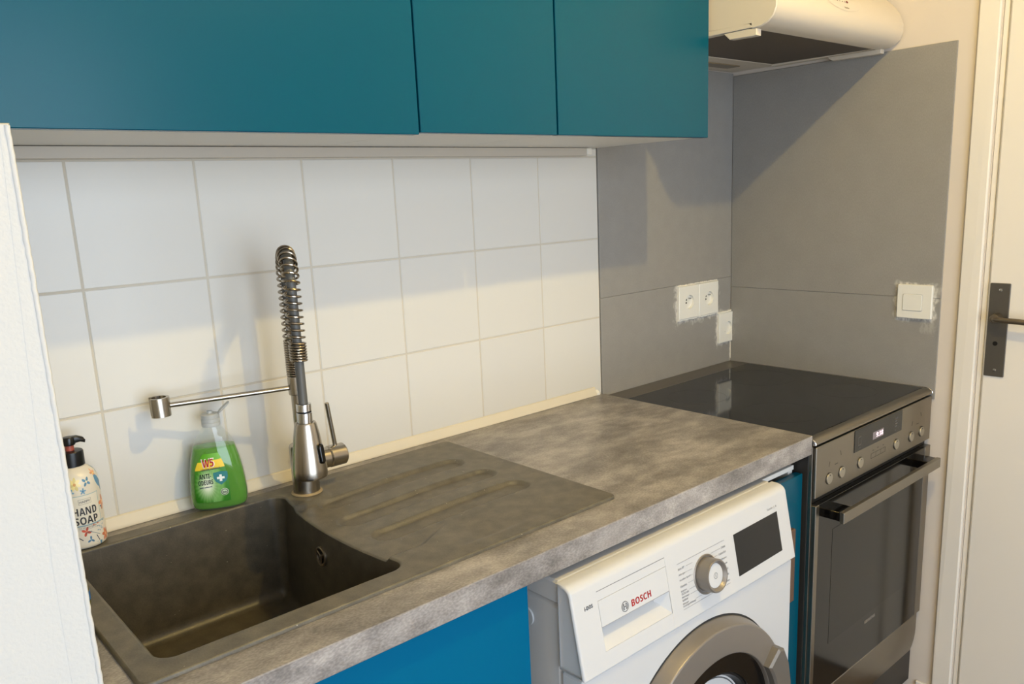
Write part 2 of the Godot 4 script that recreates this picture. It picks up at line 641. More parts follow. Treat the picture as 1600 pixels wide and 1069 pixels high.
	for y in [1.151, 0.957]:
		g = G.new()
		g.lathe([Vector2(0, 0.0), Vector2(0.0042, 0.0), Vector2(0.0036, 0.0014), Vector2(0.0, 0.002)], 14, Transform3D(Basis(V(0, -1, 0), V(-1, 0, 0), V(0, 0, -1)), V(1.8, y, 0.746)))
		part("screw", g.commit(), M.chrome, pl)
	g = G.new()
	g.rod(V(1.8002, 1.022, 0.743), V(1.7995, 1.022, 0.743), 0.0055, 18)
	part("keyhole", g.commit(), M.black, pl)
	g = G.new()
	g.rod(V(1.8, 1.085, 0.744), V(1.776, 1.085, 0.744), 0.0115, 22, 0.0105, 0.001)
	var lp := PackedVector3Array()
	for i in 9:
		var a := PI / 2 * i / 8.0
		lp.append(V(1.770 - 0.012 * sin(a) + 0.012, 1.084, 0.744 + 0.014 * (1.0 - cos(a))))
	lp.append(V(1.769, 1.083, 0.80)); lp.append(V(1.7695, 1.081, 0.85)); lp.append(V(1.771, 1.080, 0.876))
	g.tube(lp, 0.0068, 12)
	part("lever", g.commit(50.0), mat(Color(0.50, 0.46, 0.40), 0.35, 0.9), o, "brushed brownish steel lever")

	o = shell("baseboard_right", "low white baseboard on the right wall beside the cooker", "baseboard")
	boxpart("board", V(1.7985, 0.0, 0.613), V(1.8068, 0.058, 0.654), M.paint, o, 0.002)

# ---------------------------------------------------------------- back wall, tiles, boards
func splashback() -> void:
	var o := shell("wall_back", "white tiled back wall with grey boards behind the cooker", "wall")
	boxpart("plaster", V(-1.5, 0.0, -0.2), V(1.807, 2.5, -0.004), M.wall, o, 0.0)
	boxpart("grout", V(-0.1935, 0.862, -0.004), V(1.2145, 1.5285, -0.0009), M.grout, o, 0.0)
	var pitch := 0.2025
	var rng := RandomNumberGenerator.new()
	rng.seed = 12
	var tones: Array = []
	for k in 4:
		var m: StandardMaterial3D = M.tile.duplicate()
		var d := 0.004 * (k - 1.5)
		m.albedo_color = Color(0.83 + d, 0.82 + d, 0.79 + d * 0.8)
		tones.append(m)
	for row in 4:
		var y0 := 0.901 + pitch * row
		var y1 := minf(y0 + pitch, 1.5285)
		for col in range(-1, 6):
			var x0 := maxf(pitch * col, -0.1935)
			var x1 := minf(pitch * (col + 1), 1.2155)
			var g := G.new()
			var tilt := rng.randf_range(-0.0003, 0.0003)
			g.box(V(x0 + 0.0016, y0 + 0.0016, -0.0034), V(x1 - 0.0016, y1 - 0.0016, 0.0 + tilt), 0.0010)
			part("tile", g.commit(25.0), tones[rng.randi() % 4], o)
	# grey boards
	var low := mat(Color(1, 1, 1), 0.45)
	low.texture_repeat = false
	# image x from 1.2165 to 1.8025, y from 1.1522 down to 0.862
	low.albedo_texture = tex(board_image(0.586, 0.2902, [[Rect2(0.3195, 0.002, 0.190, 0.101), 0.021, 0.9], [Rect2(0.515, 0.104, 0.071, 0.095), 0.015, 0.85], [Rect2(0.583, 0.18, 0.003, 0.09), 0.005, 0.9]], 40))
	var g := G.new()
	g.box(V(1.2165, 0.862, -0.004), V(1.8025, 1.1522, 0.0025), 0.0006)
	part("panel", g.commit(25.0, func(q: Vector3) -> Vector2: return Vector2((q.x - 1.2165) / 0.586, (1.1522 - q.y) / 0.2902)), low, o, "lower grey painted board with white smears around the sockets")
	boxpart("panel", V(1.2165, 1.1526, -0.004), V(1.8025, 1.7395, 0.0025), M.board, o, 0.0006, "upper grey painted board under the hood")

	o = thing("wall_rail", "white mounting rail on the tiles under the blue wall cabinets", "rail")
	boxpart("batten", V(-0.19, 1.5095, 0.0006), V(1.160, 1.5285, 0.020), mat(Color(0.74, 0.71, 0.66), 0.45), o, 0.001)
	boxpart("end_block", V(1.1605, 1.512, 0.0006), V(1.178, 1.5285, 0.021), M.sealant, o, 0.002, "chipped white end block")

	o = thing("sealing_strip", "cream sealing strip between the tiles and the worktop", "sealing strip")
	g = G.new()
	g.prism(zy([[0.0008, 0.9005], [0.0105, 0.9005], [0.0105, 0.9035], [0.0085, 0.908], [0.0042, 0.9205], [0.0008, 0.9225]]), -0.19, 1.187, along_x(), 0.0008)
	part("profile", g.commit(30.0), M.cream, o)
	g = G.new()
	g.prism(zy([[0.0008, 0.9005], [0.010, 0.9005], [0.008, 0.9065], [0.0008, 0.9125]]), 1.1875, 1.2, along_x(), 0.001)
	part("end_cap", g.commit(30.0), M.sealant, o)

# ---------------------------------------------------------------- base units
func base_units() -> void:
	var o := thing("base_cabinet", "blue sink cabinet with a flat door left of the washing machine", "cabinet")
	var g := G.new()
	g.box(V(-0.189, 0.10, 0.03), V(-0.173, 0.857, 0.558), 0.0005)
	g.box(V(0.393, 0.10, 0.03), V(0.409, 0.857, 0.558), 0.0005)
	g.box(V(-0.173, 0.10, 0.03), V(0.393, 0.116, 0.558), 0.0005)
	g.box(V(-0.173, 0.116, 0.03), V(0.393, 0.60, 0.036), 0.0005)
	part("body", g.commit(25.0), M.carcass, o)
	boxpart("plinth", V(-0.185, 0.0, 0.49), V(0.408, 0.0995, 0.506), M.teal_low, o, 0.001)
	boxpart("door", V(-0.186, 0.105, 0.562), V(0.4105, 0.846, 0.580), M.teal_low, o, 0.0012, "flat blue door front")

	o = thing("narrow_cabinet", "narrow blue filler cabinet between the washing machine and the cooker", "cabinet")
	g = G.new()
	g.box(V(1.066, 0.10, 0.03), V(1.082, 0.8185, 0.562), 0.0005)
	g.box(V(1.186, 0.10, 0.03), V(1.202, 0.8185, 0.562), 0.0005)
	g.box(V(1.082, 0.10, 0.03), V(1.186, 0.116, 0.562), 0.0005)
	g.box(V(1.066, 0.819, 0.03), V(1.202, 0.829, 0.5655), 0.0008)
	part("body", g.commit(25.0), M.carcass, o)
	boxpart("plinth", V(1.066, 0.0, 0.49), V(1.202, 0.0995, 0.506), M.teal_low, o, 0.001)
	boxpart("door", V(1.064, 0.105, 0.566), V(1.2065, 0.813, 0.584), M.teal, o, 0.0012, "flat blue narrow door front")
	var br := mat(Color(0.36, 0.27, 0.21), 0.5)
	boxpart("handle", V(1.146, 0.535, 0.5845), V(1.166, 0.703, 0.5955), br, o, 0.002, "slim brown bar handle")

# ---------------------------------------------------------------- worktop and sink
func bowl_edge(z: float) -> float:
	return 0.2365 + 0.0195 * pow((z - 0.30) / 0.2, 2.0)

func sink_height(x: float, z: float) -> float:
	var top := 0.9058
	# drainer: deepest beside the bowl, running out towards its far end
	var inside := ssmooth(0.070, 0.085, z) * (1.0 - ssmooth(0.497, 0.509, z)) * (1.0 - ssmooth(0.63, 0.652, x))
	inside *= ssmooth(0.215, 0.225, x)
	# raised deck around the tap
	var dx := maxf(0.0, (x - 0.20) / 0.135)
	var dz := maxf(0.0, (z - 0.03) / 0.128)
	var deck := 1.0 - ssmooth(0.94, 1.05, pow(pow(dx, 5.0) + pow(dz, 5.0), 0.2))
	# raised front lip left of the drainer outlet
	var lip := ssmooth(0.446, 0.456, z + 0.55 * maxf(0.0, x - 0.31)) * (1.0 - ssmooth(0.335, 0.42, x))
	inside *= (1.0 - deck) * (1.0 - lip)
	var y := top - inside * lerpf(0.0074, 0.0004, ssmooth(0.27, 0.50, x))
	for r in [[0.176, 0.285, 0.604], [0.272, 0.270, 0.606], [0.366, 0.278, 0.606]]:
		var half := 0.0265
		var u := absf(z - r[0])
		var ex := maxf(maxf(r[1] + half - x, x - (r[2] - half)), 0.0)
		var d := half - sqrt(u * u + ex * ex)
		y -= 0.0066 * ssmooth(0.0, 0.0065, d)
	return y

func worktop_and_sink() -> void:
	var o := thing("worktop", "grey concrete look laminate worktop with a cut edge beside the cooker", "worktop")
	var g := G.new()
	var hole := PackedVector2Array([Vector2(-0.115, -0.512), Vector2(0.64, -0.512), Vector2(0.64, -0.062), Vector2(-0.115, -0.062)])
	# front, back, left and right of the cut-out
	g.prism(zy([[0.512, 0.858], [0.6005, 0.858], [0.602, 0.8595], [0.602, 0.8982], [0.6012, 0.8995], [0.5995, 0.9], [0.512, 0.9]]), -0.19, 1.2085, along_x(), 0.0)
	g.box(V(-0.19, 0.858, 0.001), V(1.2085, 0.9, 0.062))
	g.box(V(-0.19, 0.858, 0.062), V(-0.115, 0.9, 0.512))
	g.box(V(0.64, 0.858, 0.062), V(1.2085, 0.9, 0.512))
	part("slab", g.commit(30.0), M.worktop, o)
	boxpart("edging", V(1.2087, 0.862, 0.012), V(1.2097, 0.9003, 0.6015), M.steel, o, 0.0003, "thin steel end strip")

	o = thing("sink", "dark grey composite sink with one bowl and a grooved drainer", "sink")
	var inner: Array[Vector2] = []
	var outer: Array[Vector2] = []
	var xl := -0.100
	var zb := 0.078
	var zf := 0.497
	var r := 0.024
	var ox0 := -0.134
	var ox1 := 0.668
	var oz0 := 0.0425
	var oz1 := 0.536
	var R := 0.014
	var nb := 110
	var xrb := bowl_edge(zb + r)
	var xrf := bowl_edge(zf - r)
	for i in nb:
		var t := float(i) / nb
		inner.append(Vector2(lerpf(xl + r, xrb - r, t), zb)); outer.append(Vector2(lerpf(ox0 + R, ox1 - R, t), oz0))
	for i in 12:
		var a := -PI / 2 + PI / 2 * i / 12.0
		inner.append(Vector2(xrb - r + r * cos(a), zb + r + r * sin(a))); outer.append(Vector2(ox1 - R + R * cos(a), oz0 + R + R * sin(a)))
	for i in 130:
		var t := i / 130.0
		var z := lerpf(zb + r, zf - r, t)
		inner.append(Vector2(bowl_edge(z), z)); outer.append(Vector2(ox1, lerpf(oz0 + R, oz1 - R, t)))
	for i in 12:
		var a := PI / 2 * i / 12.0
		inner.append(Vector2(xrf - r + r * cos(a), zf - r + r * sin(a))); outer.append(Vector2(ox1 - R + R * cos(a), oz1 - R + R * sin(a)))
	for i in nb:
		var t := float(i) / nb
		inner.append(Vector2(lerpf(xrf - r, xl + r, t), zf)); outer.append(Vector2(lerpf(ox1 - R, ox0 + R, t), oz1))
	for i in 12:
		var a := PI / 2 + PI / 2 * i / 12.0
		inner.append(Vector2(xl + r + r * cos(a), zf - r + r * sin(a))); outer.append(Vector2(ox0 + R + R * cos(a), oz1 - R + R * sin(a)))
	for i in 60:
		var t := i / 60.0
		inner.append(Vector2(xl, lerpf(zf - r, zb + r, t))); outer.append(Vector2(ox0, lerpf(oz1 - R, oz0 + R, t)))
	for i in 12:
		var a := PI + PI / 2 * i / 12.0
		inner.append(Vector2(xl + r + r * cos(a), zb + r + r * sin(a))); outer.append(Vector2(ox0 + R + R * cos(a), oz0 + R + R * sin(a)))
	var n := inner.size()
	var nin: Array[Vector2] = []   # inward normals of the bowl edge
	var nout: Array[Vector2] = []
	for i in n:
		var d := (inner[(i + 1) % n] - inner[(i + n - 1) % n]).normalized()
		nin.append(Vector2(-d.y, d.x))
		var e := (outer[(i + 1) % n] - outer[(i + n - 1) % n]).normalized()
		nout.append(Vector2(-e.y, e.x))
	var rows: Array = []
	for k in [[0.0, -0.0055], [0.0004, -0.0022], [0.0016, -0.0006]]:
		var row := PackedVector3Array()
		for i in n:
			var q: Vector2 = outer[i] + nout[i] * k[0]
			row.append(V(q.x, 0.9058 + k[1], q.y))
		rows.append(row)
	var rings := 105
	for k in rings + 1:
		var t := float(k) / rings
		var row := PackedVector3Array()
		for i in n:
			var a: Vector2 = outer[i] + nout[i] * 0.0035
			var b: Vector2 = inner[i] - nin[i] * 0.004
			var q := a.lerp(b, t)
			row.append(V(q.x, sink_height(q.x, q.y), q.y))
		rows.append(row)
	for k in [[-0.0022, 0.0003], [-0.0008, 0.0011], [0.0003, 0.0026], [0.0008, 0.005], [0.002, 0.03], [0.006, 0.10], [0.0095, 0.168], [0.0115, 0.178], [0.016, 0.185], [0.022, 0.1885], [0.03, 0.190]]:
		var row := PackedVector3Array()
		for i in n:
			var q: Vector2 = inner[i] + nin[i] * k[0]
			var top := sink_height(inner[i].x - nin[i].x * 0.004, inner[i].y - nin[i].y * 0.004)
			row.append(V(q.x, lerpf(top, 0.9058, clampf(k[1] / 0.05, 0.0, 1.0)) - k[1], q.y))
		rows.append(row)
	var mid := Vector2(0.075, 0.29)
	for t in [0.35, 0.7, 1.0]:
		var row := PackedVector3Array()
		for i in n:
			var q: Vector2 = (inner[i] + nin[i] * 0.03).lerp(mid, t)
			row.append(V(q.x, 0.7158 - 0.003 * t, q.y))
		rows.append(row)
	# rows go from outside to the middle; turn so that the upper side faces up
	var deck_rows := rows.slice(0, 3 + rings + 1 + 3)
	var bowl_rows := rows.slice(3 + rings + 1 + 2)
	deck_rows.reverse()
	bowl_rows.reverse()
	part("drainer", sheet(deck_rows, true), M.granite, o, "flat rim and drainer with three long grooves")
	part("bowl", sheet(bowl_rows, true), M.bowl, o, "deep bowl with brown residue and inner shade darkened into its colour")
	g = G.new()
	g.lathe([Vector2(0.0, 0.7136), Vector2(0.030, 0.7136), Vector2(0.040, 0.7150), Vector2(0.042, 0.7145), Vector2(0.042, 0.712)].duplicate(), 32, Transform3D(Basis(), V(mid.x, 0, mid.y)))
	part("drain", g.commit(), M.nickel, o)
	# overflow in the right wall of the bowl
	var zo := 0.268
	var ob := Transform3D(Basis(V(0, 0, 1), V(-1, 0.03, 0).normalized(), V(0.03, 1, 0).normalized()), V(bowl_edge(zo) - 0.0050, 0.853, zo))
	g = G.new()
	g.lathe([Vector2(0.0165, -0.003), Vector2(0.0165, 0.0015), Vector2(0.0150, 0.0024), Vector2(0.0128, 0.0015), Vector2(0.0124, -0.003)], 32, ob)
	for k in 3:
		var a := TAU * k / 3 + 0.5
		g.rod(ob * V(0, 0.0003, 0), ob * V(cos(a) * 0.0125, 0.0003, sin(a) * 0.0125), 0.0014, 8)
	g.lathe([Vector2(0.004, -0.003), Vector2(0.004, 0.0005), Vector2(0.0, 0.001)], 14, ob)
	var ov := part("overflow", g.commit(), mat(Color(0.55, 0.50, 0.42), 0.35, 0.9), o, "round three spoked metal overflow ring")
	g = G.new()
	g.lathe([Vector2(0.0126, -0.0009), Vector2(0.0, -0.0009)], 24, ob)
	part("opening", g.commit(), M.black, ov)

# ---------------------------------------------------------------- mixer tap
func tap() -> void:
	var o := thing("kitchen_tap", "brushed steel kitchen tap with a coiled spring spout and side arm", "tap")
	var bx := 0.2985
	var bz := 0.104
	var y0 := 0.906
	var at := Transform3D(Basis(), V(bx, 0, bz))
	var g := G.new()
	g.lathe([Vector2(0.0275, y0 - 0.0005), Vector2(0.0285, y0 + 0.001), Vector2(0.0265, y0 + 0.0035), Vector2(0.0245, y0 + 0.004)], 36, at)
	part("base_ring", g.commit(), mat(Color(0.62, 0.55, 0.42), 0.6, 0.2), o, "limescale stained ring at the foot")
	g = G.new()
	g.lathe([Vector2(0.0, y0 + 0.003), Vector2(0.0243, y0 + 0.003), Vector2(0.0243, 0.995), Vector2(0.0228, 0.9985), Vector2(0.0, 0.9985)], 40, at)
	part("body", g.commit(), M.nickel, o)
	g = G.new()
	g.lathe([Vector2(0.0112, 0.998), Vector2(0.0112, 1.092)], 28, at)
	part("column", g.commit(), M.nickel, o)
	g = G.new()
	g.lathe([Vector2(0.011, 1.0915), Vector2(0.0140, 1.0925), Vector2(0.0145, 1.094), Vector2(0.0145, 1.124), Vector2(0.0135, 1.1255), Vector2(0.0, 1.1255)], 30, at)
	part("collar", g.commit(), M.nickel, o)
	# side handle
	g = G.new()
	g.rod(V(bx + 0.018, 0.9615, bz), V(bx + 0.0475, 0.9615, bz), 0.0195, 32)
	g.rod(V(bx + 0.0485, 0.9615, bz), V(bx + 0.083, 0.9615, bz), 0.0205, 36, 0.0205, 0.0025)
	var h := part("handle", g.commit(), M.nickel, o, "round side handle")
	g = G.new()
	g.rod(V(bx + 0.0472, 0.9615, bz), V(bx + 0.0488, 0.9615, bz), 0.0185, 28)
	part("gasket", g.commit(), M.black, h)
	g = G.new()
	g.rod(V(bx + 0.066, 0.978, bz), V(bx + 0.053, 1.066, bz + 0.006), 0.0042, 14, 0.0042, 0.0008)
	part("lever", g.commit(), M.nickel, h, "thin straight lever rod")
	# side arm with the open ring that parks the spray head
	var rc := V(0.0775, 1.1045, 0.046)
	var hub := V(bx, 1.1055, bz)
	var dir := (rc - hub).normalized()
	g = G.new()
	g.rod(hub + dir * 0.012, rc - dir * 0.0155, 0.0045, 16)
	var arm := part("arm", g.commit(), M.nickel, o, "slim horizontal arm")
	g = G.new()
	var ao := atan2(dir.z, dir.x)
	var ringp: Array = []
	for s in 41:
		var a := ao + PI + 0.0 + (s / 40.0 - 0.5) * deg_to_rad(296.0) 
		var c := V(cos(a), 0, sin(a))
		ringp.append([rc + c * 0.0172 + V(0, -0.016, 0), rc + c * 0.0172 + V(0, 0.016, 0), rc + c * 0.0122 + V(0, 0.016, 0), rc + c * 0.0122 + V(0, -0.016, 0)])
	for s in 40:
		for k in 4:
			g.quad(ringp[s][k], ringp[s][(k + 1) % 4], ringp[s + 1][(k + 1) % 4], ringp[s + 1][k])
	g.quad(ringp[0][3], ringp[0][2], ringp[0][1], ringp[0][0])
	g.quad(ringp[40][0], ringp[40][1], ringp[40][2], ringp[40][3])
	part("holder", g.commit(), M.nickel, arm, "open ring at the end of the arm")
	# spring spout: up from the collar, over towards the bowl and down
	var fd := V(-0.36, 0, 0.93).normalized()
	var rad := 0.0525
	var top := 1.2925
	var cpath := PackedVector3Array()
	var zone: Array[float] = []
	var L1 := top - 1.1255
	var L2 := PI * rad
	var L3 := top - 1.170
	var total := L1 + L2 + L3
	var steps := 1500
	var spine := func(s: float) -> Array:
		if s < L1:
			return [V(bx, 1.1255 + s, bz), V(0, 1, 0)]
		if s < L1 + L2:
			var a := (s - L1) / rad
			return [V(bx, top, bz) + fd * rad * (1.0 - cos(a)) + V(0, sin(a) * rad, 0), fd * sin(a) + V(0, cos(a), 0)]
		return [V(bx, top - (s - L1 - L2), bz) + fd * rad * 2.0, V(0, -1, 0)]
	var side := fd.cross(Vector3.UP)
	var turn := 0.0
	var hosep := PackedVector3Array()
	for i in steps + 1:
		var s := total * i / steps
		var f: Array = spine.call(s)
		var pitch := 0.0043 if s < 0.066 else (0.0046 if s > total - 0.030 else 0.0112)
		turn += TAU * (total / steps) / pitch
		var b2: Vector3 = side.cross(f[1])
		cpath.append(f[0] + (side * cos(turn) + b2 * sin(turn)) * 0.0132)
		if i % 20 == 0:
			hosep.append(f[0])
	g = G.new()
	g.tube(cpath, 0.0020, 7)
	part("spring", g.commit(50.0), mat(Color(0.62, 0.58, 0.52), 0.22, 1.0), o, "coiled steel spring round the hose")
	var tip := V(bx, 0, bz) + fd * rad * 2.0
	hosep.append(V(tip.x, 1.120, tip.z)); hosep.append(V(tip.x, 1.093, tip.z))
	g = G.new()
	g.tube(hosep, 0.0078, 14)
	part("hose", g.commit(50.0), mat(Color(0.34, 0.34, 0.33), 0.5, 0.1), o, "grey flexible hose inside the spring")
	# spray head
	var ht := Transform3D(Basis(), V(tip.x, 0, tip.z))
	g = G.new()
	g.lathe([Vector2(0.0, 0.9685), Vector2(0.0255, 0.9685), Vector2(0.0285, 0.9700), Vector2(0.0295, 0.9740), Vector2(0.0290, 0.9850), Vector2(0.0262, 1.0130), Vector2(0.0222, 1.0430), Vector2(0.0185, 1.0625), Vector2(0.0170, 1.0655), Vector2(0.0135, 1.0660)], 44, ht)
	var head := part("spray_head", g.commit(), M.nickel, o, "cone shaped brushed spray head")
	g = G.new()
	g.lathe([Vector2(0.0130, 1.0635), Vector2(0.0130, 1.0825), Vector2(0.0118, 1.0835), Vector2(0.0118, 1.0855), Vector2(0.0127, 1.0860), Vector2(0.0127, 1.0975), Vector2(0.0115, 1.0985), Vector2(0.0, 1.0985)], 32, ht)
	part("neck", g.commit(), M.chrome, head, "shiny ringed neck")
	g = G.new()
	g.lathe([Vector2(0.0122, 1.0833), Vector2(0.0122, 1.0858)], 32, ht)
	part("gasket", g.commit(), M.black, head)
	var bdir := V(0.42, 0, 0.907).normalized()
	var bb := Basis(bdir.cross(Vector3.UP) * -1.0, V(0, 1, 0), bdir)
	g = G.new()
	g.prism(rrect(-0.0062, -0.0175, 0.0062, 0.0175, 0.0060, 6), 0.0, 0.0085, Transform3D(bb.rotated(bdir.cross(Vector3.UP).normalized(), 0.09), V(tip.x, 1.012, tip.z) + bdir * 0.0225), 0.002)
	part("button", g.commit(50.0), M.black_gloss, head, "black oval jet switch")

# ---------------------------------------------------------------- bottles
func dish_w(y: float) -> float:   # half width of the dish soap bottle at height y
	var k := [[0.0, 0.040], [0.004, 0.0435], [0.012, 0.0455], [0.03, 0.0462], [0.06, 0.0440], [0.09, 0.0395], [0.115, 0.0335], [0.130, 0.0265], [0.140, 0.0190], [0.146, 0.0150], [0.150, 0.0138], [0.156, 0.0138]]
	return curve(k, y)

func dish_d(y: float) -> float:
	var k := [[0.0, 0.0205], [0.004, 0.0230], [0.012, 0.0245], [0.03, 0.0250], [0.06, 0.0245], [0.09, 0.0232], [0.115, 0.0210], [0.130, 0.0182], [0.140, 0.0155], [0.146, 0.0143], [0.150, 0.0138], [0.156, 0.0138]]
	return curve(k, y)

func curve(k: Array, y: float) -> float:
	for i in k.size() - 1:
		if y <= k[i + 1][0]:
			var t: float = (y - k[i][0]) / (k[i + 1][0] - k[i][0])
			var p0: float = k[maxi(i - 1, 0)][1]
			var p3: float = k[mini(i + 2, k.size() - 1)][1]
			return lerpf(k[i][1], k[i + 1][1], t) if i == 0 or i > k.size() - 3 else cubic_interpolate(k[i][1], k[i + 1][1], p0, p3, t) 
	return k[-1][1]

func dish_point(x: float, y: float, out: float) -> Vector3:
	var w := dish_w(y)
	var d := dish_d(y)
	var t := clampf(absf(x) / w, 0.0, 0.999)
	return V(x, y, d * pow(1.0 - pow(t, 2.5), 1.0 / 2.5) + out)

func dish_shell(inset: float, y0: float, y1: float, cap: bool) -> ArrayMesh:
	var rows: Array = []
	var n := 56
	var levels := 36
	if cap:
		rows.append(dish_ring(y0, 0.0, n, 0.02))
	for k in levels + 1:
		rows.append(dish_ring(lerpf(y0, y1, float(k) / levels), inset, n, 1.0))
	if cap:
		rows.append(dish_ring(y1, inset, n, 0.5))
		rows.append(dish_ring(y1, inset, n, 0.02))
	return sheet(rows, true)

func dish_ring(y: float, inset: float, n: int, scale: float) -> PackedVector3Array:
	var row := PackedVector3Array()
	var w := (dish_w(y) - inset) * scale
	var d := (dish_d(y) - inset) * scale
	for i in n:
		var a := -TAU * i / n
		var c := cos(a)
		var s := sin(a)
		row.append(V(signf(c) * pow(absf(c), 0.8) * w, y, signf(s) * pow(absf(s), 0.8) * d))
	return row

func bottles() -> void:
	# green dish soap
	var o := thing("dish_soap_bottle", "clear bottle of green dish soap with an open flip cap", "bottle")
	o.position = V(0.1585, 0.9066, 0.0480)
	o.scale = V(1.05, 1.0, 1.05)
	o.rotation_degrees.y = -24.0
	var liquid := mat(Color(0.36, 0.68, 0.03, 0.55), 0.02)
	liquid.refraction_enabled = true
	liquid.refraction_scale = 0.033
	liquid.transparency = BaseMaterial3D.TRANSPARENCY_ALPHA
	part("liquid", dish_shell(0.0012, 0.0016, 0.112, true), liquid, o, "bright green washing liquid")
	var clear := mat(Color(0.80, 0.84, 0.78, 0.07), 0.04)
	clear.transparency = BaseMaterial3D.TRANSPARENCY_ALPHA
	part("body", dish_shell(0.0, 0.0004, 0.150, false), clear, o, "transparent plastic bottle")
	var g := G.new()
	var capm := mat(Color(0.72, 0.73, 0.72, 0.80), 0.3)
	capm.transparency = BaseMaterial3D.TRANSPARENCY_ALPHA
	g.lathe([Vector2(0.0142, 0.1475), Vector2(0.0150, 0.1485), Vector2(0.0150, 0.154), Vector2(0.0143, 0.1548), Vector2(0.0150, 0.1556), Vector2(0.0150, 0.1612), Vector2(0.0143, 0.162), Vector2(0.0148, 0.1628), Vector2(0.0148, 0.168), Vector2(0.0135, 0.1695), Vector2(0.005, 0.1700), Vector2(0.0045, 0.1745), Vector2(0.0, 0.1745)], 32)
	var cap := part("cap", g.commit(), capm, o, "translucent ribbed cap")
	g = G.new()
	var lt := Transform3D(Basis(V(0, 0, 1), deg_to_rad(42.0)), V(0.0140, 0.1685, 0.0))
	g.prism(rrect(0.0, -0.011, 0.026, 0.011, 0.009, 6), 0.0, 0.003, lt * Transform3D(Basis(V(1, 0, 0), V(0, 0, -1), V(0, 1, 0)), Vector3.ZERO), 0.001)
	part("flip_lid", g.commit(), capm, cap)
	# label patch that follows the front of the bottle
	var im := Image.create(320, 384, false, Image.FORMAT_RGB8)
	var yl0 := 0.016
	var yl1 := 0.104
	var right := func(y: float) -> float: return 0.0185 - 0.012 * pow(clampf((y - 0.045) / 0.06, 0.0, 1.0), 2.0)
	var left := func(y: float) -> float: return -dish_w(y) + 0.0095 + 0.010 * pow(clampf((y - 0.075) / 0.03, 0.0, 1.0), 1.5)
	for py in 384:
		for px in 320:
			var u := px / 319.0
			var v := 1.0 - py / 383.0
			var dd := Vector2((u - 0.38) * 1.1, v - 0.37).length()
			var rays := 0.5 + 0.22 * sin(atan2(v - 0.37, u - 0.38) * 26.0)
			var green := Color(0.17, 0.46, 0.08).lerp(Color(0.28, 0.58, 0.14), clampf(v, 0, 1))
			var burst := clampf(1.25 - dd * (2.6 + 0.7 * rays), 0.0, 1.0)
			var c := green.lerp(Color(0.93, 0.96, 0.86), burst)
			if u > 0.5:
				c = c.lerp(Color(0.62, 0.80, 0.52), clampf(1.0 - absf(dd - 0.42) * 6.0, 0.0, 0.6))
			var band := v - (0.66 + 0.05 * u)
			if band > 0.0 and band < 0.17:
				c = Color(0.96, 0.82, 0.22)
			elif band >= -0.012 and band <= 0.0:
				c = Color(0.32, 0.50, 0.14)
			elif band >= 0.17:
				c = Color(0.33, 0.62, 0.12).lerp(Color(0.46, 0.72, 0.22), u)
			im.set_pixel(px, py, c)
	var rows: Array = []
	var uvs: Array = []
	for k in 27:
		var y := lerpf(yl0, yl1, k / 26.0)
		var row := PackedVector3Array()
		var ur := PackedVector2Array()
		for i in 25:
			var u := i / 24.0
			row.append(dish_point(lerpf(left.call(y), right.call(y), u), y, 0.0004))
			ur.append(Vector2(u, 1.0 - k / 26.0))
		rows.append(row)
		uvs.append(ur)
	var lm := mat(Color(1, 1, 1), 0.35)
	lm.albedo_texture = tex(im)
	lm.texture_repeat = false
	var lb := part("label", sheet(rows, false, uvs), lm, o, "green and yellow front label with a shield")
	var on := func(cx: float, cy: float, slope: float, lift: float) -> Callable:
		return func(x: float, y: float, z: float) -> Vector3: return dish_point(cx + x, cy + y + x * slope, lift + z)
	g = G.new()
	g.text("W5", 0.0165, on.call(-0.011, 0.0875, 0.05, 0.0006), 0.021)
	part("lettering", g.commit(), mat(Color(0.95, 0.93, 0.90), 0.4), lb)
	g = G.new()
	g.text("W5", 0.0140, on.call(-0.011, 0.0875, 0.05, 0.0010), 0.0180)
	part("lettering", g.commit(), mat(Color(0.70, 0.08, 0.10), 0.4), lb)
	g = G.new()
	g.text("LIQUIDE VAISSELLE", 0.0036, on.call(-0.008, 0.0762, 0.06, 0.0006), 0.030)
	g.text("anti-odeurs", 0.0028, on.call(-0.0185, 0.0445, 0.10, 0.0006), 0.020)
	part("lettering", g.commit(), mat(Color(0.14, 0.14, 0.34), 0.4), lb)
	g = G.new()
	g.text("ANTI-", 0.0085, on.call(-0.0178, 0.0640, 0.07, 0.0006), 0.0190)
	g.text("ODEURS", 0.0082, on.call(-0.0178, 0.0530, 0.07, 0.0006), 0.0235)
	part("lettering", g.commit(), mat(Color(0.07, 0.12, 0.10), 0.4), lb)
	# shield with a cross
	g = G.new()
	var sh := PackedVector2Array()
	for q in [[-1, 0.85], [0, 1.0], [1, 0.85], [1, 0.1], [0.72, -0.5], [0, -1.0], [-0.72, -0.5], [-1, 0.1]]:
		sh.append(Vector2(q[0] * 0.0112, q[1] * 0.0122))
	bent(g, sh, on.call(0.0065, 0.0585, 0.0, 0.0006), 0.0003)
	part("shield", g.commit(), mat(Color(0.16, 0.48, 0.50), 0.35), lb)
	g = G.new()
	bent(g, PackedVector2Array([Vector2(-0.002, -0.006), Vector2(0.002, -0.006), Vector2(0.002, 0.006), Vector2(-0.002, 0.006)]), on.call(0.0065, 0.0590, 0.0, 0.0010), 0.0003)
	bent(g, PackedVector2Array([Vector2(-0.006, -0.002), Vector2(0.006, -0.002), Vector2(0.006, 0.002), Vector2(-0.006, 0.002)]), on.call(0.0065, 0.0590, 0.0, 0.0010), 0.0003)
	part("cross", g.commit(), mat(Color(0.93, 0.95, 0.93), 0.35), lb)
	g = G.new()
	var ringo := PackedVector2Array()
	for i in 24:
		ringo.append(Vector2.from_angle(TAU * i / 24) * 0.0064)
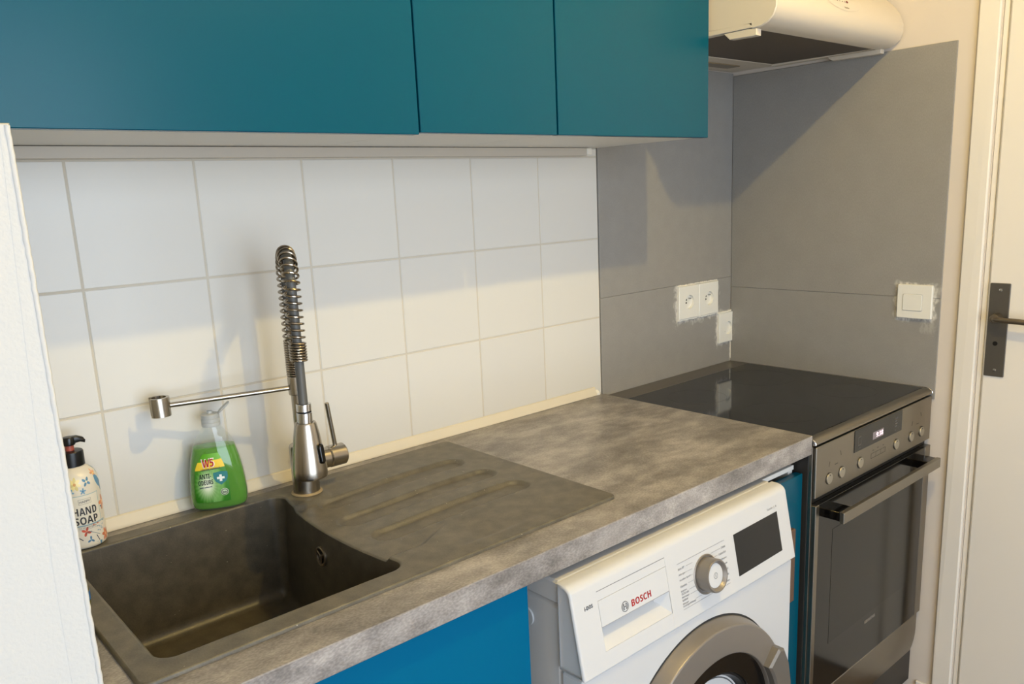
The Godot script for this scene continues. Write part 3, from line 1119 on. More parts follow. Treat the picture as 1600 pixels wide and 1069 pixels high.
	bent(g, ringo, on.call(0.0100, 0.0330, 0.0, 0.0006), 0.0003)
	part("badge", g.commit(), mat(Color(0.80, 0.86, 0.74), 0.35), lb)
	g = G.new()
	for i in 28:
		var a := TAU * i / 28
		var b := TAU * (i + 1) / 28
		bent(g, PackedVector2Array([Vector2.from_angle(a) * 0.0044, Vector2.from_angle(b) * 0.0044, Vector2.from_angle(b) * 0.0054, Vector2.from_angle(a) * 0.0054]), on.call(0.0100, 0.0330, 0.0, 0.0010), 0.0003)
	g.text("bs", 0.0042, on.call(0.0100, 0.0330, 0.0, 0.0010), 0.006)
	part("badge_print", g.commit(), mat(Color(0.10, 0.14, 0.12), 0.35), lb)

	# hand soap with pump
	o = thing("hand_soap_bottle", "floral printed hand soap bottle with a black pump", "bottle")
	o.position = V(-0.0655, 0.9066, 0.0440)
	o.scale = V(1.035, 1.04, 1.035)
	var prof := [Vector2(0.0, 0.0), Vector2(0.028, 0.0), Vector2(0.0315, 0.002), Vector2(0.0325, 0.006), Vector2(0.0325, 0.098), Vector2(0.0318, 0.106), Vector2(0.0290, 0.114), Vector2(0.0240, 0.1205), Vector2(0.0180, 0.1245), Vector2(0.0165, 0.1275), Vector2(0.0, 0.1275)]
	im = Image.create(1024, 512, false, Image.FORMAT_RGB8)
	im.fill(Color(0.86, 0.83, 0.76))
	var rng := RandomNumberGenerator.new()
	rng.seed = 8
	var blues := [Color(0.36, 0.55, 0.68), Color(0.46, 0.63, 0.74), Color(0.28, 0.45, 0.60)]
	for k in 34:   # flowers and leaves all round
		var c := Vector2(rng.randf_range(0, 1023), rng.randf_range(20, 500))
		if k % 3 == 0:
			flower(im, c, rng.randf_range(26, 46), blues[k % 2], Color(0.90, 0.84, 0.60), 6, rng.randf() * TAU)
		elif k % 3 == 1:
			flower(im, c, rng.randf_range(22, 36), Color(0.85, 0.47, 0.36) if k % 2 else Color(0.89, 0.63, 0.44), Color(0.92, 0.80, 0.5), 5, rng.randf() * TAU)
		else:
			var a := rng.randf() * TAU
			stroke(im, c, c + Vector2.from_angle(a) * 40.0, 1.6, Color(0.32, 0.36, 0.42))
			for q in 3:
				disc(im, c + Vector2.from_angle(a) * (10.0 + 13.0 * q), 12, 4.5, a + (0.8 if q % 2 else -0.8), Color(0.30, 0.38, 0.46))
	# the front: u = 0.5 is turned to the room
	im.fill_rect(Rect2i(400, 40, 236, 320), Color(0.86, 0.83, 0.76))
	flower(im, Vector2(470, 78), 40, Color(0.90, 0.84, 0.58), Color(0.80, 0.60, 0.35), 7, 0.3)
	flower(im, Vector2(556, 74), 30, blues[0], Color(0.9, 0.86, 0.7), 4, 0.6)
	flower(im, Vector2(436, 128), 22, blues[1], blues[2], 5, 0.2)
	flower(im, Vector2(520, 132), 20, blues[1], blues[2], 5, 1.1)
	disc(im, Vector2(668, 96), 52, 26, 1.0, blues[0])
	disc(im, Vector2(700, 130), 46, 18, 1.35, blues[2])
	flower(im, Vector2(690, 250), 48, Color(0.86, 0.55, 0.36), Color(0.90, 0.72, 0.5), 5, 0.7)
	im.fill_rect(Rect2i(392, 158, 244, 4), Color(0.55, 0.68, 0.72))
	im.fill_rect(Rect2i(632, 158, 4, 204), Color(0.55, 0.68, 0.72))
	im.fill_rect(Rect2i(392, 162, 240, 198), Color(0.88, 0.855, 0.79))
	im.fill_rect(Rect2i(392, 360, 280, 9), Color(0.55, 0.67, 0.72))
	im.fill_rect(Rect2i(400, 376, 300, 120), Color(0.87, 0.845, 0.79))
	flower(im, Vector2(500, 408), 30, Color(0.83, 0.38, 0.30), Color(0.85, 0.5, 0.4), 4, 0.4)
	stroke(im, Vector2(520, 408), Vector2(600, 452), 1.6, Color(0.36, 0.44, 0.52))
	for q in 8:
		disc(im, Vector2(590 + 16 * (q % 4), 392 + 22 * (q / 4) + 6 * (q % 3)), 7, 3.5, 0.8 * q, Color(0.47, 0.60, 0.70))
	flower(im, Vector2(524, 470), 24, Color(0.34, 0.50, 0.64), blues[1], 3, -1.5)
	flower(im, Vector2(666, 470), 40, Color(0.86, 0.52, 0.38), Color(0.90, 0.68, 0.5), 6, 0.2)
	stroke(im, Vector2(440, 440), Vector2(468, 462), 3, Color(0.25, 0.27, 0.34))
	stroke(im, Vector2(572, 450), Vector2(590, 490), 3, Color(0.25, 0.27, 0.34))
	var sg := 64
	rows = []; uvs = []
	for q in prof:
		var row := PackedVector3Array()
		var ur := PackedVector2Array()
		for i in sg + 1:
			var a := TAU * (float(i) / sg - 0.5)
			row.append(V(q.x * sin(a), q.y, q.x * cos(a)))
			ur.append(Vector2(float(i) / sg, clampf(1.0 - (q.y - 0.004) / 0.118, 0.0, 1.0)))
		rows.append(row); uvs.append(ur)
	var bm := mat(Color(1, 1, 1), 0.3)
	bm.albedo_texture = tex(im)
	bm.texture_repeat = false
	var body := part("body", sheet(rows, false, uvs), bm, o, "cream bottle printed with blue and orange flowers")
	var wrap := func(cx: float, cy: float) -> Callable:
		return func(x: float, y: float, z: float) -> Vector3:
			var a := (cx + x) / 0.0325
			return V(sin(a) * (0.0327 + z), cy + y, cos(a) * (0.0327 + z))
	g = G.new()
	g.text("HAND", 0.0118, wrap.call(0.001, 0.0605), 0.0335)
	g.text("SOAP", 0.0118, wrap.call(0.001, 0.0460), 0.0335)
	part("lettering", g.commit(), mat(Color(0.20, 0.20, 0.22), 0.5), body)
	g = G.new()
	g.text("HAPPY", 0.0036, wrap.call(0.002, 0.0755), 0.015, false)
	g.text("For all skin types", 0.0026, wrap.call(0.001, 0.0345), 0.0250, false)
	g.text("500 ml", 0.0026, wrap.call(0.001, 0.0265), 0.0085, false)
	for q in [[-0.007, 0.0795, 0.011, 0.0798], [-0.007, 0.0716, 0.011, 0.0719], [-0.007, 0.0716, -0.0067, 0.0798], [0.0107, 0.0716, 0.011, 0.0798], [-0.017, 0.0372, 0.019, 0.0375], [-0.017, 0.0318, 0.019, 0.0321]]:
		var wr: Callable = wrap.call(0.0, 0.0)
		for i in 8:
			var xa := lerpf(q[0], q[2], i / 8.0)
			var xb := lerpf(q[0], q[2], (i + 1) / 8.0)
			g.quad(wr.call(xa, q[1], 0.0002), wr.call(xb, q[1], 0.0002), wr.call(xb, q[3], 0.0002), wr.call(xa, q[3], 0.0002))
	part("lettering", g.commit(), mat(Color(0.35, 0.34, 0.34), 0.5), body)
	g = G.new()
	g.lathe([Vector2(0.0165, 0.1262), Vector2(0.0178, 0.1268), Vector2(0.0180, 0.1475), Vector2(0.0168, 0.1492), Vector2(0.0075, 0.150), Vector2(0.0, 0.150)], 36)
	var collar := part("pump_collar", g.commit(), mat(Color(0.035, 0.035, 0.038), 0.35), o, "black pump collar")
	g = G.new()
	g.lathe([Vector2(0.0062, 0.149), Vector2(0.0062, 0.164)], 18)
	part("stem", g.commit(), mat(Color(0.62, 0.30, 0.24), 0.4), collar, "reddish pump stem")
	g = G.new()
	g.lathe([Vector2(0.0, 0.1585), Vector2(0.0085, 0.1585), Vector2(0.0092, 0.160), Vector2(0.0092, 0.1685), Vector2(0.0075, 0.171), Vector2(0.0, 0.1717)], 24)
	g.prism(PackedVector2Array([Vector2(0.0, 0.1600), Vector2(0.015, 0.1612), Vector2(0.0215, 0.1585), Vector2(0.0225, 0.1625), Vector2(0.020, 0.1672), Vector2(0.012, 0.1708), Vector2(0.0, 0.1713)]), -0.006, 0.006, Transform3D(), 0.0015)
	part("pump_head", g.commit(50.0), mat(Color(0.035, 0.035, 0.038), 0.3), o, "black pump head with a short spout")

	# bottle almost hidden by the partition
	o = thing("cleaner_bottle", "olive bottle with a blue label mostly hidden behind the white partition", "bottle")
	o.position = V(-0.1605, 0.9004, 0.35)
	g = G.new()
	g.lathe([Vector2(0.0, 0.0), Vector2(0.022, 0.0), Vector2(0.0245, 0.003), Vector2(0.0260, 0.018), Vector2(0.0290, 0.044), Vector2(0.0290, 0.060), Vector2(0.0262, 0.074), Vector2(0.0180, 0.088), Vector2(0.010, 0.094), Vector2(0.0, 0.094)], 32)
	part("body", g.commit(), mat(Color(0.46, 0.43, 0.22), 0.25), o)
	g = G.new()
	g.lathe([Vector2(0.0288, 0.0485), Vector2(0.0295, 0.0490), Vector2(0.0295, 0.0595), Vector2(0.0288, 0.060)], 32)
	part("label", g.commit(), mat(Color(0.14, 0.38, 0.62), 0.4), o, "blue label band")
	g = G.new()
	g.lathe([Vector2(0.010, 0.0935), Vector2(0.010, 0.108), Vector2(0.0, 0.109)], 24)
	part("cap", g.commit(), mat(Color(0.85, 0.85, 0.82), 0.4), o)

# thin plate of the given outline laid on a surface
func bent(g: G, poly: PackedVector2Array, place: Callable, relief: float) -> void:
	if Geometry2D.is_polygon_clockwise(poly):
		poly = poly.duplicate()
		poly.reverse()
	var ix := Geometry2D.triangulate_polygon(poly)
	for k in range(0, ix.size(), 3):
		var q := [poly[ix[k]], poly[ix[k + 1]], poly[ix[k + 2]]]
		if (q[1] - q[0]).cross(q[2] - q[0]) < 0.0:
			q = [q[0], q[2], q[1]]
		g.tri(place.call(q[0].x, q[0].y, relief), place.call(q[1].x, q[1].y, relief), place.call(q[2].x, q[2].y, relief))
	for i in poly.size():
		var a := poly[i]
		var b := poly[(i + 1) % poly.size()]
		g.quad(place.call(a.x, a.y, 0.0), place.call(b.x, b.y, 0.0), place.call(b.x, b.y, relief), place.call(a.x, a.y, relief))

# ---------------------------------------------------------------- wall cabinets
func wall_cabinets() -> void:
	var units := [[-0.46, 0.4440, 1.5245, "wide blue wall cabinet above the sink, first from the left"], [0.4455, 0.7520, 1.5275, "narrow blue wall cabinet, the middle one of the three"], [0.7545, 1.2170, 1.5275, "blue wall cabinet beside the white extractor hood"]]
	for u in units:
		var o := thing("wall_cabinet", u[3], "cabinet", "blue wall cabinets over the worktop")
		boxpart("carcass", V(u[0] + 0.0004, 1.5295, 0.0015), V(u[1] - 0.0004, 2.24, 0.312), M.carcass, o, 0.0006, "white carcass")
		boxpart("door", V(u[0] + 0.0006, u[2], 0.3125), V(u[1] - 0.0012, 2.238, 0.3315), M.teal, o, 0.0010, "flat satin blue door front")

# ---------------------------------------------------------------- extractor hood
func hood() -> void:
	var o := thing("extractor_hood", "cream white extractor hood with a rounded front above the cooker", "extractor hood")
	var g := G.new()
	var x0 := 1.2255
	var x1 := 1.8005
	var outl := [[0.003, 1.742], [0.003, 1.935], [0.20, 1.934], [0.32, 1.915], [0.385, 1.890], [0.43, 1.861], [0.458, 1.836], [0.476, 1.812], [0.4855, 1.788], [0.4855, 1.769], [0.479, 1.754], [0.468, 1.744], [0.452, 1.7375], [0.430, 1.736], [0.428, 1.741], [0.423, 1.7445], [0.148, 1.7515], [0.142, 1.742]]
	g.prism(zy(outl), x0, x1, along_x(), 0.0018)
	part("body", g.commit(35.0), M.hood, o)
	# rims left and right of the grease filter
	boxpart("rim", V(x0, 1.738, 0.142), V(x0 + 0.020, 1.748, 0.43), M.hood, o, 0.001)
	boxpart("rim", V(x1 - 0.026, 1.738, 0.142), V(x1, 1.748, 0.43), M.hood, o, 0.001)
	var filt := mat(Color(0.36, 0.31, 0.25), 0.5, 0.4)
	g = G.new()
	g.prism(zy([[0.146, 1.7495], [0.146, 1.7425], [0.424, 1.7385], [0.424, 1.7435]]), x0 + 0.0215, x1 - 0.0275, along_x(), 0.0006)
	part("filter", g.commit(25.0), filt, o, "brownish grease filter")
	# lamp cover in the rear
	boxpart("lamp_cover", V(1.54, 1.7395, 0.05), V(1.70, 1.7425, 0.092), mat(Color(0.50, 0.44, 0.34), 0.3), o, 0.0008, "yellowed lamp cover")
	# visor ends
	g = G.new()
	g.prism(zy([[0.36, 1.7375], [0.375, 1.7235], [0.434, 1.7215], [0.4395, 1.7225], [0.4395, 1.7355], [0.42, 1.7375]]), x0 + 0.002, x0 + 0.020, along_x(), 0.001)
	part("visor_end", g.commit(25.0), M.hood, o)
	g = G.new()
	g.prism(zy([[0.30, 1.7375], [0.315, 1.7275], [0.436, 1.7255], [0.4415, 1.7265], [0.4415, 1.7365], [0.42, 1.7375]]), x1 - 0.022, x1 - 0.003, along_x(), 0.001)
	part("visor_end", g.commit(25.0), M.hood, o)
	# oval badge on the front with its print
	var nrm := func(x: float, y: float, z: float) -> Vector3:
		# centre of the front curve, following its slope
		var pts := [[1.769, 0.4855], [1.788, 0.4855], [1.812, 0.476], [1.836, 0.458], [1.861, 0.43]]
		var yy := 1.8165 + y
		for i in 4:
			if yy <= pts[i + 1][0]:
				var t: float = (yy - pts[i][0]) / (pts[i + 1][0] - pts[i][0])
				return V(1.515 + x, yy, lerpf(pts[i][1], pts[i + 1][1], t) + 0.0006 + z)
		return V(1.515 + x, yy, 0.43 + z)
	g = G.new()
	var rows: Array = []
	for k in 9:
		var row := PackedVector3Array()
		for i in 49:
			var a := TAU * i / 48.0
			var s := 1.0 - k / 8.0
			row.append(nrm.call(cos(a) * 0.082 * s, sin(a) * 0.0275 * s, 0.0016 - 0.0016 * pow(s, 8.0)))
		rows.append(row)
	part("badge", sheet(rows, false), M.hood, o, "oval raised name badge")
	# slanted dark strokes of the unreadable name and its red dot
	var stroke_m := mat(Color(0.22, 0.13, 0.11), 0.5)
	for k in 7:
		var sx := -0.072 + 0.0115 * k
		g = G.new()
		bent(g, PackedVector2Array([Vector2(sx, -0.0085), Vector2(sx + 0.0035, -0.0085), Vector2(sx + 0.0085, 0.008), Vector2(sx + 0.005, 0.008)]), func(x: float, y: float, z: float) -> Vector3: return nrm.call(x, y, z + 0.0018), 0.0003)
		part("lettering", g.commit(), stroke_m, o)
	g = G.new()
	var oval := PackedVector2Array()
	for k in 16:
		oval.append(Vector2(0.0085 + cos(TAU * k / 16) * 0.0045, -0.0070 + sin(TAU * k / 16) * 0.0026))
	bent(g, oval, func(x: float, y: float, z: float) -> Vector3: return nrm.call(x, y, z + 0.0018), 0.0003)
	part("lettering", g.commit(), mat(Color(0.40, 0.05, 0.04), 0.5), o, "dark red oval dot")
	g = G.new()
	g.text("Turbo", 0.0036, func(x: float, y: float, z: float) -> Vector3: return nrm.call(x - 0.001, y - 0.0205, z + 0.0016), 0.021, false)
	part("lettering", g.commit(), mat(Color(0.50, 0.45, 0.36), 0.5), o)

# ---------------------------------------------------------------- cooker
func cooker() -> void:
	var o := thing("cooker", "stainless steel cooker with a black glass hob and oven", "cooker")
	var x0 := 1.2115
	var x1 := 1.8005
	boxpart("body", V(x0, 0.055, 0.015), V(x1, 0.8755, 0.594), M.dark_steel, o, 0.001, "dark steel casing")
	boxpart("side_trim", V(x0, 0.06, 0.5945), V(x0 + 0.003, 0.874, 0.602), M.steel, o, 0.0005)
	boxpart("plinth", V(x0 + 0.01, 0.0, 0.03), V(x1 - 0.01, 0.0545, 0.55), M.black, o, 0.001)
	# hob frame: rear deck, side rails and a rolled front rail
	var g := G.new()
	g.box(V(x0, 0.8765, 0.004), V(x1, 0.8915, 0.0735), 0.001)
	g.box(V(x0, 0.8765, 0.0735), V(x0 + 0.013, 0.8915, 0.588), 0.001)
	g.box(V(x1 - 0.009, 0.8765, 0.0735), V(x1, 0.8915, 0.588), 0.001)
	g.prism(zy([[0.587, 0.8775], [0.587, 0.8915], [0.593, 0.8915], [0.600, 0.8898], [0.6055, 0.8862], [0.6085, 0.8820], [0.6085, 0.8785], [0.606, 0.8775]]), x0 + 0.0015, x1 - 0.0015, along_x(), 0.001)
	part("hob_frame", g.commit(35.0), M.steel, o, "brushed steel hob frame")
	var glass := boxpart("hob_glass", V(x0 + 0.0135, 0.886, 0.074), V(x1 - 0.0095, 0.8922, 0.5865), M.black_glass, o, 0.0008, "black ceramic glass hob")
	# faint printed rings of the cooking zones
	var zone := mat(Color(0.10, 0.10, 0.095), 0.2)
	for q in [[1.36, 0.44, 0.09], [1.645, 0.455, 0.075], [1.36, 0.20, 0.075], [1.645, 0.205, 0.095]]:
		g = G.new()
		for k in 48:
			var a := TAU * k / 48
			var b := TAU * (k + 1) / 48
			var c := V(q[0], 0.8923, q[1])
			g.quad(c + V(sin(a), 0, cos(a)) * (q[2] - 0.0005), c + V(sin(a), 0, cos(a)) * (q[2] + 0.0005), c + V(sin(b), 0, cos(b)) * (q[2] + 0.0005), c + V(sin(b), 0, cos(b)) * (q[2] - 0.0005))
		part("zone_ring", g.commit(), zone, glass)
	for x in [x0, x1]:
		g = G.new()
		g.prism(zy([[0.588, 0.8768], [0.588, 0.8922], [0.594, 0.8922], [0.601, 0.8905], [0.6065, 0.8868], [0.6093, 0.8822], [0.6093, 0.8780], [0.606, 0.8768]]), x - (0.0 if x == x0 else 0.0035), x + (0.0035 if x == x0 else 0.0), along_x(), 0.0008)
		part("corner_cap", g.commit(35.0), M.chrome, o, "shiny end cap of the front rail")
	# control panel
	var pz := 0.6085
	var panel := boxpart("control_panel", V(x0 + 0.005, 0.7575, 0.5945), V(x1 - 0.003, 0.8725, pz), M.steel, o, 0.0012, "brushed steel control panel")
	var disp := boxpart("display", V(1.384, 0.820, pz), V(1.624, 0.8722, pz + 0.0012), mat(Color(0.085, 0.082, 0.078), 0.2), panel, 0.0004, "dark display window")
	var lcd := mat(Color(0.42, 0.39, 0.40), 0.3)
	lcd.emission_enabled = true
	lcd.emission = Color(0.62, 0.56, 0.58)
	lcd.emission_energy_multiplier = 0.18
	boxpart("clock", V(1.4715, 0.8305, pz + 0.0012), V(1.5255, 0.8485, pz + 0.0016), lcd, panel, 0.0001, "small lit clock screen")
	var lit := mat(Color(0.95, 0.88, 0.92), 0.3)
	lit.emission_enabled = true
	lit.emission = Color(0.95, 0.85, 0.90)
	lit.emission_energy_multiplier = 0.7
	var on := func(cx: float, cy: float, lift: float) -> Callable:
		return func(x: float, y: float, z: float) -> Vector3: return V(cx + x, cy + y, pz + lift + z)
	g = G.new()
	g.text("9:38", 0.0115, on.call(1.5055, 0.8395, 0.0016), 0.034)
	part("clock_digits", g.commit(), lit, panel)
	var faint := mat(Color(0.30, 0.295, 0.29), 0.4)
	for q in [[1.4005, 0.833, 1.4145, 0.8345], [1.4005, 0.8515, 1.4145, 0.853], [1.4005, 0.8345, 1.402, 0.8515], [1.413, 0.8345, 1.4145, 0.8515], [1.402, 0.8265, 1.414, 0.8275], [1.585, 0.836, 1.597, 0.8395], [1.587, 0.8425, 1.599, 0.846], [1.585, 0.849, 1.597, 0.8525], [1.587, 0.8555, 1.599, 0.859], [1.586, 0.8265, 1.593, 0.829]]:
		boxpart("display_print", V(q[0], q[1], pz + 0.0012), V(q[2], q[3], pz + 0.0014), faint, panel, 0.0)
	# printed marks above the hob knobs and the push buttons
	var mark := mat(Color(0.26, 0.245, 0.22), 0.5)
	for cx in [1.301, 1.714]:
		for q in [[-0.027, 0.822, 0.5], [0.004, 0.8155, 0.0], [0.022, 0.836, -0.6]]:
			g = G.new()
			if q[2] == 0.0:
				g.box(V(cx + q[0] - 0.0065, q[1] - 0.0008, pz - 0.0002), V(cx + q[0] + 0.0065, q[1] + 0.0008, pz + 0.0003))
			else:
				g.text("/" if q[2] > 0.0 else "\\", 0.011, on.call(cx + q[0], q[1], 0.0), 0.005)
			part("panel_print", g.commit(), mark, panel)
	for q in [[1.4695, 0.7965, 1.543, 0.7973], [1.4695, 0.785, 1.543, 0.7858], [1.4695, 0.785, 1.4703, 0.7973], [1.5422, 0.785, 1.543, 0.7973], [1.493, 0.785, 1.4936, 0.7973], [1.518, 0.785, 1.5186, 0.7973], [1.476, 0.803, 1.483, 0.8045], [1.500, 0.8045, 1.506, 0.806], [1.528, 0.804, 1.534, 0.8055]]:
		boxpart("panel_print", V(q[0], q[1], pz - 0.0002), V(q[2], q[3], pz + 0.0003), mark, panel, 0.0)
	var knob_m := mat(Color(0.70, 0.675, 0.62), 0.36, 0.85)
	for x in [1.2735, 1.3295, 1.4165, 1.600, 1.6835, 1.7430]:
		var kt := Transform3D(Basis(V(1, 0, 0), V(0, 0, 1), V(0, -1, 0)), V(x, 0.7895, pz))
		g = G.new()
		g.lathe([Vector2(0.0124, -0.001), Vector2(0.0124, 0.0022), Vector2(0.0118, 0.0030), Vector2(0.0, 0.0032)], 32, kt)
		var kn := part("knob", g.commit(), knob_m, o, "flat round pop out knob")
		g = G.new()
		g.lathe([Vector2(0.0136, 0.0), Vector2(0.0136, 0.0006), Vector2(0.0126, 0.0006)], 32, kt)
		part("recess", g.commit(), M.black, kn)
		g = G.new()
		g.rod(V(x + 0.0005, 0.7972, pz + 0.003), V(x + 0.0005, 0.7972, pz + 0.0036), 0.0013, 10)
		part("pointer", g.commit(), M.black, kn)
	# oven door
	boxpart("door_gap", V(x0 + 0.004, 0.7425, 0.5945), V(x1 - 0.004, 0.757, 0.5975), M.black, o, 0.0003, "dark gap over the door")
	var dz := 0.6115
	var door := boxpart("oven_door", V(x0 + 0.019, 0.2705, 0.5945), V(x1 - 0.036, 0.742, dz), M.oven_glass, o, 0.0008, "black glass oven door")
	boxpart("window", V(1.2935, 0.385, dz), V(1.7020, 0.6665, dz + 0.0005), M.oven_window, door, 0.0002, "slightly lighter see through window")
	boxpart("edge_strip", V(x0 + 0.003, 0.2705, 0.5945), V(x0 + 0.0185, 0.742, dz + 0.001), M.steel, door, 0.0012)
	boxpart("edge_strip", V(x1 - 0.0355, 0.2705, 0.5945), V(x1 - 0.003, 0.742, dz + 0.001), M.steel, door, 0.0012)
	g = G.new()
	g.text("SIEMENS", 0.0075, func(x: float, y: float, z: float) -> Vector3: return V(1.5 + x, 0.3655 + y, dz + z), 0.055)
	part("lettering", g.commit(), mat(Color(0.52, 0.49, 0.46), 0.4), door)
	g = G.new()
	g.prism(rrect(1.2525, 0.7020, 1.7525, 0.7270, 0.0015, 2), 0.646, 0.6565, Transform3D(), 0.001)
	part("handle", g.commit(25.0), M.steel, door, "flat steel bar handle")
	for q in [[1.2545, 1.3045], [1.7005, 1.7505]]:
		boxpart("bracket", V(q[0], 0.7055, dz - 0.002), V(q[1], 0.7260, 0.6460), M.black_gloss, door, 0.0012, "black handle bracket")
	# drawer that curves back at its foot
	g = G.new()
	var dp := [[0.575, 0.262], [0.604, 0.262], [0.6055, 0.260]]
	for i in 9:
		var t := i / 8.0
		dp.append([0.6055 - 0.050 * t * t, lerpf(0.22, 0.062, t)])
	dp.append([0.545, 0.062])
	g.prism(zy(dp), x0 + 0.003, x1 - 0.003, along_x(), 0.001)
	part("drawer", g.commit(30.0), M.steel, o, "steel drawer front curving back at the foot")

# ---------------------------------------------------------------- washing machine
func washing_machine() -> void:
	var o := thing("washing_machine", "white front loading washing machine with a round grey door", "washing machine")
	var x0 := 0.4475
	var x1 := 1.0435
	# panel plane: from (y .838, z .636) down to (y .70, z .662)
	var pa := V(0, 0.838, 0.636)
	var pd := (V(0, 0.70, 0.662) - pa).normalized()
	var pn := V(0, 0.026, 0.138).normalized()
	var on := func(x: float, y: float, lift: float) -> Vector3:
		var s := (y - pa.y) / pd.y
		return pa + pd * s + pn * lift + V(x, 0, 0)
	var g := G.new()
	g.box(V(x0 + 0.002, 0.02, 0.05), V(x1 - 0.002, 0.804, 0.607), 0.006)
	part("body", g.commit(25.0), M.appliance, o)
	g = G.new()
	g.box(V(x0 + 0.001, 0.8055, 0.045), V(x1 - 0.001, 0.845, 0.6065), 0.004)
	part("lid", g.commit(25.0), M.appliance, o)
	# front shell: profile in (z, y)
	var full := [[0.6075, 0.6995], [0.660, 0.6995], [0.6622, 0.7015], [0.6372, 0.8335], [0.6350, 0.8375], [0.6315, 0.8410], [0.6265, 0.8437], [0.620, 0.8450], [0.6075, 0.8452]]
	var dx0 := 0.4975
	var dx1 := 0.6635
	var ytop := 0.8075
	var ybot := 0.7275
	var cut_top: Vector3 = on.call(0, ytop, 0)
	var cut_bot: Vector3 = on.call(0, ybot, 0)
	g = G.new()
	g.prism(zy(full), x0, dx0, along_x(), 0.0)
	g.prism(zy(full), dx1, x1, along_x(), 0.0)
	g.prism(zy([[0.6075, ytop], [cut_top.z, ytop], [0.6372, 0.8335], [0.6350, 0.8375], [0.6315, 0.8410], [0.6265, 0.8437], [0.620, 0.8450], [0.6075, 0.8452]]), dx0, dx1, along_x(), 0.0)
	g.prism(zy([[0.6075, 0.6995], [0.660, 0.6995], [0.6622, 0.7015], [cut_bot.z, ybot], [0.6075, ybot]]), dx0, dx1, along_x(), 0.0)
	var front := part("control_panel", g.commit(35.0), M.appliance, o, "white sloping control panel")
	# rounded ends of the panel
	for s in [[x0, -1.0], [x1, 1.0]]:
		g = G.new()
		var fp := zy(full)
		var last := fp
		if Geometry2D.is_polygon_clockwise(fp):
			fp.reverse()
		var rings: Array = []
		for k in 5:
			var a := PI / 2 * k / 4.0
			rings.append([G.inset(fp, 0.004 * (1.0 - cos(a))), s[0] + s[1] * 0.004 * sin(a)])
		var t := along_x()
		for k in 4:
			for i in fp.size():
				var j := (i + 1) % fp.size()
				var a: PackedVector2Array = rings[k][0]
				var b: PackedVector2Array = rings[k + 1][0]
				g.oquad(t * V(a[i].x, a[i].y, rings[k][1]), t * V(a[j].x, a[j].y, rings[k][1]), t * V(b[j].x, b[j].y, rings[k + 1][1]), t * V(b[i].x, b[i].y, rings[k + 1][1]), V(s[0] - s[1] * 0.02, 0.77, 0.63))
		var capp: PackedVector2Array = rings[4][0]
		var ix := Geometry2D.triangulate_polygon(capp)
		for k in range(0, ix.size(), 3):
			g.otri(t * V(capp[ix[k]].x, capp[ix[k]].y, rings[4][1]), t * V(capp[ix[k + 1]].x, capp[ix[k + 1]].y, rings[4][1]), t * V(capp[ix[k + 2]].x, capp[ix[k + 2]].y, rings[4][1]), V(s[0] - s[1] * 0.02, 0.77, 0.63))
		part("end_cap", g.commit(50.0), M.appliance, front)
	# lower front
	g = G.new()
	g.box(V(x0 - 0.001, 0.02, 0.608), V(x1 + 0.001, 0.6985, 0.6565), 0.005)
	part("front", g.commit(25.0), M.appliance, o, "white front below the control panel")
	# detergent drawer with its grip recess
	g = G.new()
	var ta: Vector3 = on.call(0, ytop - 0.0004, 0)
	var ra: Vector3 = on.call(0, 0.7665, 0)
	var rb: Vector3 = on.call(0, ybot + 0.0004, 0)
	g.prism(zy([[0.6085, ybot + 0.0004], [rb.z, rb.y], [0.6380, 0.7445], [0.6300, 0.7505], [0.6300, 0.7640], [ra.z - 0.003, 0.7660], [ra.z + 0.0006, 0.7662], [ta.z + 0.0004, ta.y], [0.6085, ta.y]]), dx0 + 0.0005, dx1 - 0.0005, along_x(), 0.0)
	var dr := part("drawer", g.commit(30.0), M.appliance, o, "detergent drawer with a grip recess")
	for s in [[dx0 + 0.0006, 1.0], [dx1 - 0.0006, -1.0]]:   # slanted cheeks of the recess
		g = G.new()
		var w: float = s[1]
		var a0: Vector3 = on.call(s[0], 0.7655, -0.0002)
		var a1: Vector3 = on.call(s[0], ybot + 0.001, -0.0002)
		var b0 := V(s[0] + w * 0.020, 0.7640, 0.6305)
		var b1 := V(s[0] + w * 0.020, 0.7480, 0.6330)
		var bm := V(s[0] + w * 0.001, ybot + 0.001, a1.z)
		g.oquad(a0, a1, b1, b0, V(s[0] - w * 0.05, 0.75, 0.60))
		g.otri(a1, bm, b1, V(s[0] - w * 0.05, 0.70, 0.60))
		part("recess_cheek", g.commit(), M.appliance, dr)
	boxpart("grip_slot", V(0.5205, 0.7520, 0.6296), V(0.6090, 0.7550, 0.6304), M.black, dr, 0.0001, "dark slot inside the grip recess")
	# brand print and emblem on the drawer
	var put := func(cx: float, cy: float) -> Callable:
		return func(x: float, y: float, z: float) -> Vector3: return on.call(cx + x, cy + y, 0.0007 + z)
	g = G.new()
	g.text("BOSCH", 0.0108, put.call(0.594, 0.7782), 0.048)
	part("lettering", g.commit(), M.red_ink, dr, "red lettering")
	g = G.new()
	var pc: Callable = put.call(0.5545, 0.7788)
	for rr in [0.0078, 0.0055]:
		for i in 36:
			var a := TAU * i / 36
			var b := TAU * (i + 1) / 36
			var w := 0.0004
			if rr < 0.006 and absf(sin(a + 0.09)) > 0.86:
				continue
			bent(g, PackedVector2Array([Vector2(cos(a), sin(a)) * (rr - w), Vector2(cos(b), sin(b)) * (rr - w), Vector2(cos(b), sin(b)) * (rr + w), Vector2(cos(a), sin(a)) * (rr + w)]), pc, 0.0003)
